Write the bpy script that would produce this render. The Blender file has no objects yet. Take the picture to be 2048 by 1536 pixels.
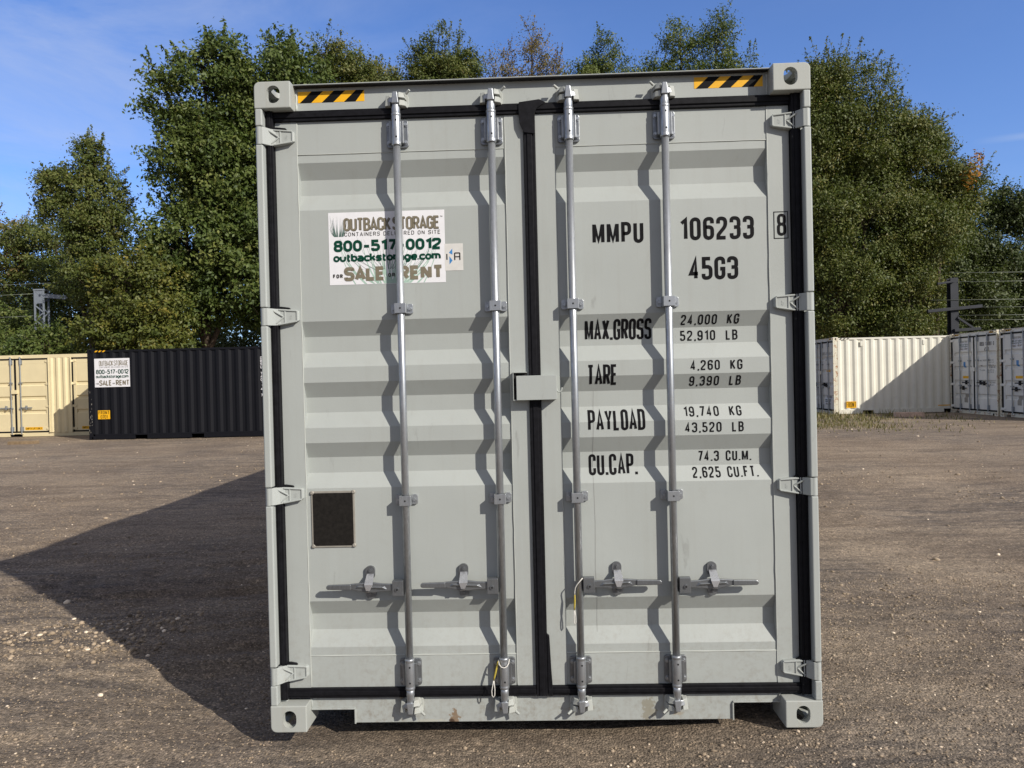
import bpy, bmesh, math, random
import numpy as np
from mathutils import Vector, Matrix

scene = bpy.context.scene
COL = scene.collection
R = math.radians

# ------------------------------------------------------------------ camera
cam_d = bpy.data.cameras.new("camera")
cam = bpy.data.objects.new("camera", cam_d)
COL.objects.link(cam)
cam_d.sensor_width = 36.0
cam_d.lens = 36.0 * 1440 / 2048
cam_d.clip_start = 0.05
cam_d.clip_end = 4000
YAW, PITCH, ROLL = 0.0292793940, -0.0092374667, -0.0238784796
f_ = Vector((-math.sin(YAW) * math.cos(PITCH), math.cos(YAW) * math.cos(PITCH), math.sin(PITCH)))
r_ = Vector((math.cos(YAW), math.sin(YAW), 0))
u_ = r_.cross(f_)
c_, s_ = math.cos(ROLL), math.sin(ROLL)
rr = c_ * r_ + s_ * u_
uu = -s_ * r_ + c_ * u_
m = Matrix((rr, uu, -f_)).transposed().to_4x4()
m.translation = Vector((1.20584, -3.165725, 1.560926))
cam.matrix_world = m
scene.camera = cam

# ------------------------------------------------------------------ sky, sun, exposure
SUN_TO = Vector((3.73, -3.17, 2.896)).normalized()
SUN_EL = math.asin(SUN_TO.z)
SUN_AZ = math.atan2(SUN_TO.x, SUN_TO.y)
TRAIL = (0.0869, 0.2418, -0.9664)   # normal of the great circle the vapour trail lies on
world = bpy.data.worlds.new("World")
scene.world = world
world.use_nodes = True
wn, wl = world.node_tree.nodes, world.node_tree.links
wn.clear()
w_out = wn.new("ShaderNodeOutputWorld")
w_bg = wn.new("ShaderNodeBackground")
w_bg.inputs["Strength"].default_value = 0.125
sky = wn.new("ShaderNodeTexSky")
sky.sky_type = 'NISHITA'
sky.sun_disc = False
sky.sun_elevation = SUN_EL
sky.sun_rotation = SUN_AZ
sky.altitude = 0
sky.air_density = 1.0
sky.dust_density = 1.0
sky.ozone_density = 3.0
# thin cirrus: noise on the view direction, streaky, denser towards the north-west
w_tc = wn.new("ShaderNodeTexCoord")
w_map = wn.new("ShaderNodeMapping")
w_map.inputs["Rotation"].default_value = (0.15, 0.35, 0.2)
w_map.inputs["Scale"].default_value = (1.5, 1.1, 4.2)
w_n = wn.new("ShaderNodeTexNoise")
w_n.inputs["Scale"].default_value = 2.3
w_n.inputs["Detail"].default_value = 9
w_n.inputs["Roughness"].default_value = 0.62
w_n.inputs["Distortion"].default_value = 0.5
w_ramp = wn.new("ShaderNodeMapRange")
w_ramp.inputs["From Min"].default_value = 0.44
w_ramp.inputs["From Max"].default_value = 0.78
w_sep = wn.new("ShaderNodeSeparateXYZ")
w_side = wn.new("ShaderNodeMapRange")
w_side.inputs["From Min"].default_value = 0.05
w_side.inputs["From Max"].default_value = -0.62
w_side.inputs["To Min"].default_value = 0.04
w_side.inputs["To Max"].default_value = 0.62
w_mul = wn.new("ShaderNodeMath"); w_mul.operation = 'MULTIPLY'
w_mix = wn.new("ShaderNodeMix"); w_mix.data_type = 'RGBA'
w_mix.inputs[7].default_value = (4.4, 5.0, 6.6, 1)
w_tint = wn.new("ShaderNodeMix"); w_tint.data_type = 'RGBA'; w_tint.blend_type = 'MULTIPLY'
w_tint.inputs[0].default_value = 1.0
w_tint.inputs[7].default_value = (0.90, 1.08, 1.50, 1)
wl.new(w_tc.outputs["Generated"], w_map.inputs["Vector"])
wl.new(w_map.outputs[0], w_n.inputs["Vector"])
wl.new(w_n.outputs["Fac"], w_ramp.inputs["Value"])
wl.new(w_tc.outputs["Generated"], w_sep.inputs[0])
wl.new(w_sep.outputs["X"], w_side.inputs["Value"])
wl.new(w_ramp.outputs[0], w_mul.inputs[0])
wl.new(w_side.outputs[0], w_mul.inputs[1])
wl.new(sky.outputs[0], w_tint.inputs[6])
wl.new(w_tint.outputs[2], w_mix.inputs[6])
wl.new(w_mul.outputs[0], w_mix.inputs[0])
# neutral tone added to the unseen southern sky to mute its blue ambient light
w_south = wn.new("ShaderNodeMapRange")
w_south.inputs["From Min"].default_value = -0.05
w_south.inputs["From Max"].default_value = -0.60
w_south.inputs["To Min"].default_value = 0.0
w_south.inputs["To Max"].default_value = 0.75
w_fill_south = wn.new("ShaderNodeMix"); w_fill_south.data_type = 'RGBA'
w_fill_south.inputs[7].default_value = (2.7, 2.55, 2.5, 1)
wl.new(w_sep.outputs["Y"], w_south.inputs["Value"])
wl.new(w_south.outputs[0], w_fill_south.inputs[0])
wl.new(w_mix.outputs[2], w_fill_south.inputs[6])
# warm white added overhead, above the frame, so the ambient light is less blue
w_high = wn.new("ShaderNodeMapRange")
w_high.inputs["From Min"].default_value = 0.50
w_high.inputs["From Max"].default_value = 0.75
w_high.inputs["To Max"].default_value = 0.55
w_fill_top = wn.new("ShaderNodeMix"); w_fill_top.data_type = 'RGBA'
w_fill_top.inputs[7].default_value = (4.4, 4.0, 3.5, 1)
wl.new(w_sep.outputs["Z"], w_high.inputs["Value"])
wl.new(w_high.outputs[0], w_fill_top.inputs[0])
wl.new(w_fill_south.outputs[2], w_fill_top.inputs[6])
# a thin vapour trail low in the east
w_dot = wn.new("ShaderNodeVectorMath"); w_dot.operation = 'DOT_PRODUCT'
w_dot.inputs[1].default_value = TRAIL
w_abs = wn.new("ShaderNodeMath"); w_abs.operation = 'ABSOLUTE'
w_band = wn.new("ShaderNodeMapRange"); w_band.inputs["From Min"].default_value = 0.0050; w_band.inputs["From Max"].default_value = 0.0012
w_east = wn.new("ShaderNodeMapRange"); w_east.inputs["From Min"].default_value = 0.50; w_east.inputs["From Max"].default_value = 0.60; w_east.inputs["To Max"].default_value = 0.5
w_tm = wn.new("ShaderNodeMath"); w_tm.operation = 'MULTIPLY'
w_tr = wn.new("ShaderNodeMix"); w_tr.data_type = 'RGBA'; w_tr.inputs[7].default_value = (4.6, 5.2, 6.4, 1)
wl.new(w_tc.outputs["Generated"], w_dot.inputs[0]); wl.new(w_dot.outputs["Value"], w_abs.inputs[0])
wl.new(w_abs.outputs[0], w_band.inputs["Value"]); wl.new(w_sep.outputs["X"], w_east.inputs["Value"])
wl.new(w_band.outputs[0], w_tm.inputs[0]); wl.new(w_east.outputs[0], w_tm.inputs[1])
wl.new(w_tm.outputs[0], w_tr.inputs[0]); wl.new(w_fill_top.outputs[2], w_tr.inputs[6])
wl.new(w_tr.outputs[2], w_bg.inputs["Color"])
wl.new(w_bg.outputs[0], w_out.inputs[0])

sun_d = bpy.data.lights.new("sun", 'SUN')
sun_d.energy = 5.0
sun_d.angle = R(0.53)
sun_d.color = (1.0, 0.935, 0.835)
sun = bpy.data.objects.new("sun", sun_d)
COL.objects.link(sun)
sun.rotation_euler = (-SUN_TO).to_track_quat('-Z', 'Y').to_euler()
sun.location = (20, -20, 30)
vs = scene.view_settings
vs.view_transform = 'Standard'
vs.look = 'None'
vs.gamma = 1.0
vs.use_curve_mapping = False
vs.exposure = 0.0

# ------------------------------------------------------------------ materials
def new_mat(name):
    mt = bpy.data.materials.new(name)
    mt.use_nodes = True
    nt = mt.node_tree
    return mt, nt.nodes, nt.links, nt.nodes["Principled BSDF"]

def noise(n, l, vec, scale, detail=4, rough=0.55, dist=0.0):
    t = n.new("ShaderNodeTexNoise")
    t.inputs["Scale"].default_value = scale
    t.inputs["Detail"].default_value = detail
    t.inputs["Roughness"].default_value = rough
    t.inputs["Distortion"].default_value = dist
    if vec is not None:
        l.new(vec, t.inputs["Vector"])
    return t

def ramp(n, l, fac, stops):
    r = n.new("ShaderNodeValToRGB")
    while len(r.color_ramp.elements) < len(stops):
        r.color_ramp.elements.new(0.5)
    for e, (p, c) in zip(r.color_ramp.elements, stops):
        e.position = p
        e.color = (c[0], c[1], c[2], 1) if not isinstance(c, float) else (c, c, c, 1)
    l.new(fac, r.inputs[0])
    return r

def mixrgb(n, l, fac, a, b, mode='MIX'):
    mx = n.new("ShaderNodeMix"); mx.data_type = 'RGBA'; mx.blend_type = mode
    for sock, v in ((0, fac), (6, a), (7, b)):
        if hasattr(v, "is_linked") or isinstance(v, bpy.types.NodeSocket):
            l.new(v, mx.inputs[sock])
        elif isinstance(v, (int, float)):
            mx.inputs[sock].default_value = v
        else:
            mx.inputs[sock].default_value = (v[0], v[1], v[2], 1)
    return mx.outputs[2]

def bump(n, l, bsdf, h, strength, dist):
    b = n.new("ShaderNodeBump")
    b.inputs["Strength"].default_value = strength
    b.inputs["Distance"].default_value = dist
    l.new(h, b.inputs["Height"])
    l.new(b.outputs[0], bsdf.inputs["Normal"])
    return b

def paint(name, col, rough=0.5, dirt=0.12, dirtcol=(0.22, 0.19, 0.15), rust=0.0, spots=(), spec=0.35, splash=0.0):
    """Sprayed steel paint: mottling, faint vertical run streaks, specks, optional rust and scraped patches."""
    mt, n, l, b = new_mat(name)
    tc = n.new("ShaderNodeTexCoord")
    v = tc.outputs["Object"]
    n1 = noise(n, l, v, 2.2, 6, 0.6)
    mp = n.new("ShaderNodeMapping"); mp.inputs["Scale"].default_value = (26, 26, 0.9)
    l.new(v, mp.inputs["Vector"])
    n2 = noise(n, l, mp.outputs[0], 1.0, 5, 0.6)
    n3 = noise(n, l, v, 95, 3, 0.6)
    c0 = ramp(n, l, n1.outputs["Fac"], [(0.3, tuple(x * 0.95 for x in col)), (0.7, tuple(min(1, x * 1.04) for x in col))]).outputs[0]
    f2 = ramp(n, l, n2.outputs["Fac"], [(0.52, 0.0), (0.80, dirt)]).outputs[0]
    c1 = mixrgb(n, l, f2, c0, dirtcol)
    n4 = noise(n, l, v, 3.3, 8, 0.7, 0.6)
    f4 = ramp(n, l, n4.outputs["Fac"], [(0.60, 0.0), (0.78, dirt * 1.6)]).outputs[0]
    c1 = mixrgb(n, l, f4, c1, dirtcol)
    f3 = ramp(n, l, n3.outputs["Fac"], [(0.74, 0.0), (0.80, dirt * 2.2)]).outputs[0]
    c2 = mixrgb(n, l, f3, c1, (0.13, 0.11, 0.09))
    if rust:
        n5 = noise(n, l, v, 7, 9, 0.75, 0.4)
        f5 = ramp(n, l, n5.outputs["Fac"], [(0.62 - rust, 0.0), (0.70 - rust, 0.9)]).outputs[0]
        c2 = mixrgb(n, l, f5, c2, (0.34, 0.13, 0.04))
    if splash:      # dried mud thrown up from the yard, thinning out above knee height
        sp = n.new("ShaderNodeSeparateXYZ"); l.new(v, sp.inputs[0])
        mr = n.new("ShaderNodeMapRange"); mr.inputs["From Min"].default_value = 0.75; mr.inputs["From Max"].default_value = 0.0
        l.new(sp.outputs["Z"], mr.inputs["Value"])
        n8 = noise(n, l, v, 38, 6, 0.75)
        n9 = noise(n, l, mp.outputs[0], 0.8, 4, 0.6)
        s1 = n.new("ShaderNodeMath"); s1.operation = 'MULTIPLY'
        l.new(ramp(n, l, n8.outputs["Fac"], [(0.46, 0.0), (0.66, 1.0)]).outputs[0], s1.inputs[0])
        l.new(ramp(n, l, n9.outputs["Fac"], [(0.35, 0.25), (0.65, 1.0)]).outputs[0], s1.inputs[1])
        s2 = n.new("ShaderNodeMath"); s2.operation = 'MULTIPLY'; l.new(s1.outputs[0], s2.inputs[0]); l.new(mr.outputs[0], s2.inputs[1])
        s3 = n.new("ShaderNodeMath"); s3.operation = 'MULTIPLY'; s3.inputs[1].default_value = splash; l.new(s2.outputs[0], s3.inputs[0])
        c2 = mixrgb(n, l, s3.outputs[0], c2, (0.20, 0.165, 0.125))
        # rubbed scuffs, a shade darker than the paint
        mpq = n.new("ShaderNodeMapping"); mpq.inputs["Rotation"].default_value = (0, 0.7, 0); mpq.inputs["Scale"].default_value = (9, 1, 1.6)
        l.new(v, mpq.inputs["Vector"])
        n10 = noise(n, l, mpq.outputs[0], 2.6, 5, 0.7, 0.4)
        n11 = noise(n, l, v, 1.9, 2, 0.5)
        q1 = n.new("ShaderNodeMath"); q1.operation = 'MULTIPLY'
        l.new(ramp(n, l, n10.outputs["Fac"], [(0.63, 0.0), (0.70, 0.34)]).outputs[0], q1.inputs[0])
        l.new(ramp(n, l, n11.outputs["Fac"], [(0.50, 0.0), (0.60, 1.0)]).outputs[0], q1.inputs[1])
        c2 = mixrgb(n, l, q1.outputs[0], c2, (0.17, 0.17, 0.16))
    for (sx, sz, rad, sc) in spots:
        vd = n.new("ShaderNodeVectorMath"); vd.operation = 'SUBTRACT'
        l.new(v, vd.inputs[0]); vd.inputs[1].default_value = (sx, 0, sz)
        vs_ = n.new("ShaderNodeVectorMath"); vs_.operation = 'MULTIPLY'
        l.new(vd.outputs[0], vs_.inputs[0]); vs_.inputs[1].default_value = (1 / rad[0], 0, 1 / rad[1])
        ln = n.new("ShaderNodeVectorMath"); ln.operation = 'LENGTH'
        l.new(vs_.outputs[0], ln.inputs[0])
        nn = noise(n, l, v, 42, 5, 0.7)
        ad = n.new("ShaderNodeMath"); ad.operation = 'ADD'
        na = n.new("ShaderNodeMath"); na.operation = 'MULTIPLY_ADD'; na.inputs[1].default_value = 2.6; na.inputs[2].default_value = -1.0
        l.new(nn.outputs["Fac"], na.inputs[0])
        l.new(ln.outputs["Value"], ad.inputs[0]); l.new(na.outputs[0], ad.inputs[1])
        fs = ramp(n, l, ad.outputs[0], [(0.0, 0.9), (0.44, 0.8), (0.50, 0.0)])
        # ramp input above 1 clamps to the last stop
        hv = n.new("ShaderNodeMath"); hv.operation = 'MULTIPLY'; hv.inputs[1].default_value = 0.5
        l.new(ad.outputs[0], hv.inputs[0]); l.new(hv.outputs[0], fs.inputs[0])
        c2 = mixrgb(n, l, fs.outputs[0], c2, sc)
    l.new(c2, b.inputs["Base Color"])
    b.inputs["Roughness"].default_value = rough
    b.inputs["Specular IOR Level"].default_value = spec
    n6 = noise(n, l, v, 160, 2, 0.5)
    n7 = noise(n, l, v, 1.7, 3, 0.5)
    sm = n.new("ShaderNodeMath"); sm.operation = 'MULTIPLY_ADD'; sm.inputs[1].default_value = 9.0
    l.new(n7.outputs["Fac"], sm.inputs[0]); l.new(n6.outputs["Fac"], sm.inputs[2])
    bump(n, l, b, sm.outputs[0], 0.35, 0.0006)
    return mt

def plain(name, col, rough=0.6, metallic=0.0, var=0.1, scale=30, bmp=0.0, spec=0.35):
    mt, n, l, b = new_mat(name)
    tc = n.new("ShaderNodeTexCoord")
    t = noise(n, l, tc.outputs["Object"], scale, 5, 0.6)
    c = ramp(n, l, t.outputs["Fac"], [(0.3, tuple(x * (1 - var) for x in col)), (0.7, tuple(min(1, x * (1 + var)) for x in col))])
    l.new(c.outputs[0], b.inputs["Base Color"])
    b.inputs["Roughness"].default_value = rough
    b.inputs["Metallic"].default_value = metallic
    b.inputs["Specular IOR Level"].default_value = spec
    if bmp:
        bump(n, l, b, t.outputs["Fac"], 0.6, bmp)
    return mt

def galvanised(name, col=(0.50, 0.525, 0.55), rough=0.36, metal=0.78):
    mt, n, l, b = new_mat(name)
    tc = n.new("ShaderNodeTexCoord")
    mp = n.new("ShaderNodeMapping"); mp.inputs["Scale"].default_value = (1, 1, 0.4)
    mp.inputs["Rotation"].default_value = (0, 0.5, 0)
    l.new(tc.outputs["Object"], mp.inputs["Vector"])
    t = noise(n, l, mp.outputs[0], 70, 6, 0.7)
    t2 = noise(n, l, tc.outputs["Object"], 6, 4, 0.6)
    c = ramp(n, l, t.outputs["Fac"], [(0.3, tuple(x * 0.62 for x in col)), (0.7, col)])
    c2 = mixrgb(n, l, ramp(n, l, t2.outputs["Fac"], [(0.45, 0.0), (0.75, 0.5)]).outputs[0], c.outputs[0], (0.34, 0.35, 0.36))
    l.new(c2, b.inputs["Base Color"])
    b.inputs["Metallic"].default_value = metal
    rg = ramp(n, l, t.outputs["Fac"], [(0.3, rough + 0.14), (0.7, rough - 0.05)])
    l.new(rg.outputs[0], b.inputs["Roughness"])
    bump(n, l, b, t.outputs["Fac"], 0.5, 0.0008)
    return mt

GREY = (0.372, 0.396, 0.380)
M = {}
M['grey'] = paint("grey_paint", GREY, dirt=0.12, splash=0.45)
M['grey_sill'] = paint("grey_sill_paint", GREY, dirt=0.30, splash=0.6,
                       spots=[(0.812, 0.022, (0.034, 0.050), (0.20, 0.125, 0.065)), (0.80, 0.010, (0.016, 0.018), (0.05, 0.03, 0.02)), (1.69, 0.05, (0.045, 0.075), (0.25, 0.235, 0.185)),
                              (0.70, 0.012, (0.09, 0.012), (0.42, 0.42, 0.36)), (0.58, 0.122, (0.02, 0.02), (0.28, 0.2, 0.11)),
                              (1.82, 0.04, (0.03, 0.02), (0.33, 0.3, 0.24))])
M['grey_cast'] = paint("grey_casting_paint", (0.385, 0.402, 0.375), dirt=0.30, rough=0.6, dirtcol=(0.3, 0.24, 0.16), rust=-0.02)
M['weld'] = paint("weld_bead_paint", (0.42, 0.44, 0.41), dirt=0.1, rough=0.4)
M['rubber'] = plain("black_rubber", (0.008, 0.008, 0.010), 0.55, 0, 0.4, 40, 0.001, spec=0.14)
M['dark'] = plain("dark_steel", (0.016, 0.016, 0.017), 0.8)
M['galv'] = galvanised("galvanised_steel")
M['galv2'] = galvanised("galvanised_plate", (0.27, 0.285, 0.30), 0.36)
M['zinc'] = galvanised("bright_zinc", (0.92, 0.93, 0.95), 0.28, 0.85)
M['galv_b'] = plain("galvanised_far", (0.34, 0.36, 0.37), 0.45, 0.6)
M['black_ink'] = plain("black_vinyl", (0.007, 0.007, 0.008), 0.6, spec=0.10)
M['yellow'] = plain("yellow_vinyl", (0.80, 0.42, 0.012), 0.45, 0, 0.06)
M['white_sheet'] = plain("white_vinyl", (0.74, 0.74, 0.76), 0.4, 0, 0.03)
M['cream_sheet'] = plain("off_white_vinyl", (0.62, 0.61, 0.58), 0.5, 0, 0.06)
M['taupe'] = plain("taupe_ink", (0.19, 0.165, 0.115), 0.45)
M['taupe_dark'] = plain("dark_taupe_ink", (0.05, 0.045, 0.035), 0.45)
M['green_ink'] = plain("green_ink", (0.004, 0.050, 0.030), 0.5, spec=0.12)
M['grass_ink'] = plain("pale_green_ink", (0.36, 0.50, 0.42), 0.45)
M['grass_ink2'] = plain("grey_green_ink", (0.16, 0.22, 0.20), 0.45)
M['blue_ink'] = plain("blue_ink", (0.05, 0.22, 0.50), 0.45)
M['brown_plate'] = plain("brown_plate", (0.013, 0.0115, 0.010), 0.55, 0, 0.35, 60, 0.0012, spec=0.2)
M['plate_frame'] = plain("plate_frame", (0.32, 0.30, 0.26), 0.5, 0.2)
M['rope'] = plain("white_rope", (0.62, 0.60, 0.55), 0.8, 0, 0.2, 300)
M['rope_yellow'] = plain("yellow_sleeve", (0.42, 0.33, 0.05), 0.7, 0, 0.25, 200)
M['cream'] = paint("cream_paint", (0.70, 0.60, 0.37), dirt=0.06)
M['black'] = paint("black_paint", (0.0075, 0.008, 0.011), dirt=0.06, dirtcol=(0.05, 0.045, 0.04), rough=0.5, spec=0.16)
M['white'] = paint("white_paint", (0.74, 0.72, 0.62), dirt=0.12, rough=0.45)
M['white_rust'] = paint("rusty_white_paint", (0.70, 0.67, 0.54), dirt=0.12, rust=0.10)
M['white_door'] = paint("white_door_paint", (0.74, 0.72, 0.65), dirt=0.15)
M['mast'] = plain("dark_mast_steel", (0.024, 0.027, 0.034), 0.6, 0.2, 0.2, 3)
M['lattice'] = plain("pale_mast_steel", (0.22, 0.25, 0.29), 0.6, 0.2)
M['wire'] = plain("wire_metal", (0.20, 0.22, 0.18), 0.5, 0.2)
M['timber'] = plain("weathered_timber", (0.62, 0.44, 0.33), 0.85, 0, 0.3, 9, 0.004)
M['timber2'] = plain("muddy_plank", (0.22, 0.155, 0.09), 0.9, 0, 0.3, 9, 0.004)
M['bark'] = plain("bark", (0.075, 0.055, 0.040), 0.9, 0, 0.4, 9, 0.02)

# ground: packed grit with dust, pale and dark grains, damp patches
def ground_mat():
    mt, n, l, b = new_mat("gravel_ground")
    tc = n.new("ShaderNodeTexCoord"); v = tc.outputs["Object"]
    big = noise(n, l, v, 0.55, 6, 0.62, 0.3)
    mp = n.new("ShaderNodeMapping"); mp.inputs["Scale"].default_value = (0.25, 1.5, 1); mp.inputs["Rotation"].default_value = (0, 0, -0.12)
    l.new(v, mp.inputs["Vector"])
    streak = noise(n, l, mp.outputs[0], 1.6, 6, 0.65, 0.3)
    mid = noise(n, l, v, 5.5, 8, 0.72)
    grit = noise(n, l, v, 75, 4, 0.75)
    vor = n.new("ShaderNodeTexVoronoi"); vor.inputs["Scale"].default_value = 85; l.new(v, vor.inputs["Vector"])
    vor2 = n.new("ShaderNodeTexVoronoi"); vor2.inputs["Scale"].default_value = 30; l.new(v, vor2.inputs["Vector"])
    base = ramp(n, l, big.outputs["Fac"], [(0.30, (0.227, 0.166, 0.111)), (0.5, (0.320, 0.241, 0.163)), (0.72, (0.397, 0.304, 0.205))]).outputs[0]
    base = mixrgb(n, l, ramp(n, l, streak.outputs["Fac"], [(0.36, 0.62), (0.52, 0.0)]).outputs[0], base, (0.168, 0.122, 0.083))
    mp2 = n.new("ShaderNodeMapping"); mp2.inputs["Scale"].default_value = (1.0, 8.0, 1); mp2.inputs["Rotation"].default_value = (0, 0, -0.42)
    l.new(v, mp2.inputs["Vector"])
    fine = noise(n, l, mp2.outputs[0], 1.5, 5, 0.6, 0.35)
    area = noise(n, l, v, 0.33, 3, 0.5)
    fm = n.new("ShaderNodeMath"); fm.operation = 'MULTIPLY'
    l.new(ramp(n, l, fine.outputs["Fac"], [(0.40, 0.75), (0.52, 0.0)]).outputs[0], fm.inputs[0])
    l.new(ramp(n, l, area.outputs["Fac"], [(0.42, 0.15), (0.58, 1.0)]).outputs[0], fm.inputs[1])
    base = mixrgb(n, l, fm.outputs[0], base, (0.118, 0.096, 0.076))
    base = mixrgb(n, l, ramp(n, l, area.outputs["Fac"], [(0.40, 0.0), (0.60, 0.28)]).outputs[0], base, (0.16, 0.135, 0.115))
    base = mixrgb(n, l, ramp(n, l, mid.outputs["Fac"], [(0.56, 0.0), (0.76, 0.6)]).outputs[0], base, (0.480, 0.372, 0.254))
    base = mixrgb(n, l, ramp(n, l, mid.outputs["Fac"], [(0.28, 0.65), (0.42, 0.0)]).outputs[0], base, (0.136, 0.099, 0.068))
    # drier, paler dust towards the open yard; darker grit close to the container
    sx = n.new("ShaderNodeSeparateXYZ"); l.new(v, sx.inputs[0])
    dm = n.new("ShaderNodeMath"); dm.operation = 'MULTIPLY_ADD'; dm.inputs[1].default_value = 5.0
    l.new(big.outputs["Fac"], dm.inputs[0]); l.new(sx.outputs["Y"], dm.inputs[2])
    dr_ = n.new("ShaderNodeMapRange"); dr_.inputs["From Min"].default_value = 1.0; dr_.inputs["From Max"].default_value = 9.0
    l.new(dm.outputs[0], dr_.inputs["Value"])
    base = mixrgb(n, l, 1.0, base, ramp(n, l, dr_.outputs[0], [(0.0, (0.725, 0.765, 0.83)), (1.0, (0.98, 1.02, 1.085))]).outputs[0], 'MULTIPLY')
    # individual grains: cell colour gives each grain its own shade
    cell = n.new("ShaderNodeSeparateColor"); l.new(vor.outputs["Color"], cell.inputs[0])
    base = mixrgb(n, l, 0.78, base, ramp(n, l, cell.outputs[0], [(0.0, (0.45,) * 3), (0.5, (0.93,) * 3), (0.88, (1.25, 1.24, 1.22)), (1.0, (2.0, 1.95, 1.9))]).outputs[0], 'MULTIPLY')
    cell2 = n.new("ShaderNodeSeparateColor"); l.new(vor2.outputs["Color"], cell2.inputs[0])
    base = mixrgb(n, l, 0.55, base, ramp(n, l, cell2.outputs[1], [(0.0, (0.85,) * 3), (0.6, (1.0,) * 3), (0.95, (1.08,) * 3), (1.0, (1.6, 1.55, 1.5))]).outputs[0], 'MULTIPLY')
    base = mixrgb(n, l, 0.6, base, ramp(n, l, grit.outputs["Fac"], [(0.3, (0.72,) * 3), (0.7, (1.25,) * 3)]).outputs[0], 'MULTIPLY')
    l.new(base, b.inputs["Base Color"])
    b.inputs["Roughness"].default_value = 0.92
    b.inputs["Specular IOR Level"].default_value = 0.2
    # heights: grains + small lumps
    h1 = n.new("ShaderNodeMath"); h1.operation = 'MULTIPLY'; h1.inputs[1].default_value = 0.010
    l.new(vor.outputs["Distance"], h1.inputs[0])
    h2 = n.new("ShaderNodeMath"); h2.operation = 'MULTIPLY_ADD'; h2.inputs[1].default_value = 0.020
    l.new(mid.outputs["Fac"], h2.inputs[0])
    hh = n.new("ShaderNodeMath"); hh.operation = 'MULTIPLY'; hh.inputs[1].default_value = 0.012
    l.new(grit.outputs["Fac"], hh.inputs[0]); l.new(hh.outputs[0], h2.inputs[2])
    h3 = n.new("ShaderNodeMath"); h3.operation = 'SUBTRACT'
    l.new(h2.outputs[0], h3.inputs[0]); l.new(h1.outputs[0], h3.inputs[1])
    bump(n, l, b, h3.outputs[0], 0.75, 1.0)
    return mt
M['ground'] = ground_mat()

def stone_mat():
    mt, n, l, b = new_mat("loose_stone")
    at = n.new("ShaderNodeAttribute"); at.attribute_name = "tint"
    c = ramp(n, l, at.outputs["Fac"], [(0.0, (0.112, 0.085, 0.059)), (0.5, (0.304, 0.234, 0.159)), (0.85, (0.480, 0.383, 0.277)), (1.0, (0.832, 0.696, 0.531))])
    l.new(c.outputs[0], b.inputs["Base Color"])
    b.inputs["Roughness"].default_value = 0.9
    return mt
M['stone'] = stone_mat()

def leaf_mat(name, cols, trans=0.22):
    mt, n, l, b = new_mat(name)
    at = n.new("ShaderNodeAttribute"); at.attribute_name = "tint"
    k = len(cols)
    c = ramp(n, l, at.outputs["Fac"], [(i / (k - 1), cc) for i, cc in enumerate(cols)])
    l.new(c.outputs[0], b.inputs["Base Color"])
    b.inputs["Roughness"].default_value = 0.55
    b.inputs["Specular IOR Level"].default_value = 0.35
    tr = n.new("ShaderNodeBsdfTranslucent")
    br = mixrgb(n, l, 1.0, c.outputs[0], (1.2, 1.35, 0.6), 'MULTIPLY')
    l.new(br, tr.inputs["Color"])
    mx = n.new("ShaderNodeMixShader"); mx.inputs[0].default_value = trans
    l.new(b.outputs[0], mx.inputs[1]); l.new(tr.outputs[0], mx.inputs[2])
    l.new(mx.outputs[0], n["Material Output"].inputs[0])
    return mt

# ------------------------------------------------------------------ object helpers
def tag(o, label=None, cat=None, group=None, kind=None):
    if label: o["label"] = label
    if cat: o["category"] = cat
    if group: o["group"] = group
    if kind: o["kind"] = kind
    return o

def empty(name, loc=(0, 0, 0), rz=0.0):
    o = bpy.data.objects.new(name, None)
    COL.objects.link(o)
    o.location = loc
    o.rotation_euler = (0, 0, rz)
    o.empty_display_size = 0.2
    return o

def link(name, me, mats, parent=None, bevel=0.0, seg=2):
    o = bpy.data.objects.new(name, me)
    for mt in (mats if isinstance(mats, (list, tuple)) else [mats]):
        me.materials.append(mt)
    COL.objects.link(o)
    if parent is not None:
        o.parent = parent
    if bevel:
        bv = o.modifiers.new("bevel", 'BEVEL')
        bv.width = bevel; bv.segments = seg; bv.limit_method = 'ANGLE'; bv.angle_limit = R(32)
        bv.use_clamp_overlap = True
        bv.harden_normals = False
    return o

def copy_tree(o, parent=None):
    c = o.copy()
    COL.objects.link(c)
    c.parent = parent
    for ch in list(o.children):
        copy_tree(ch, c)
    return c

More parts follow.
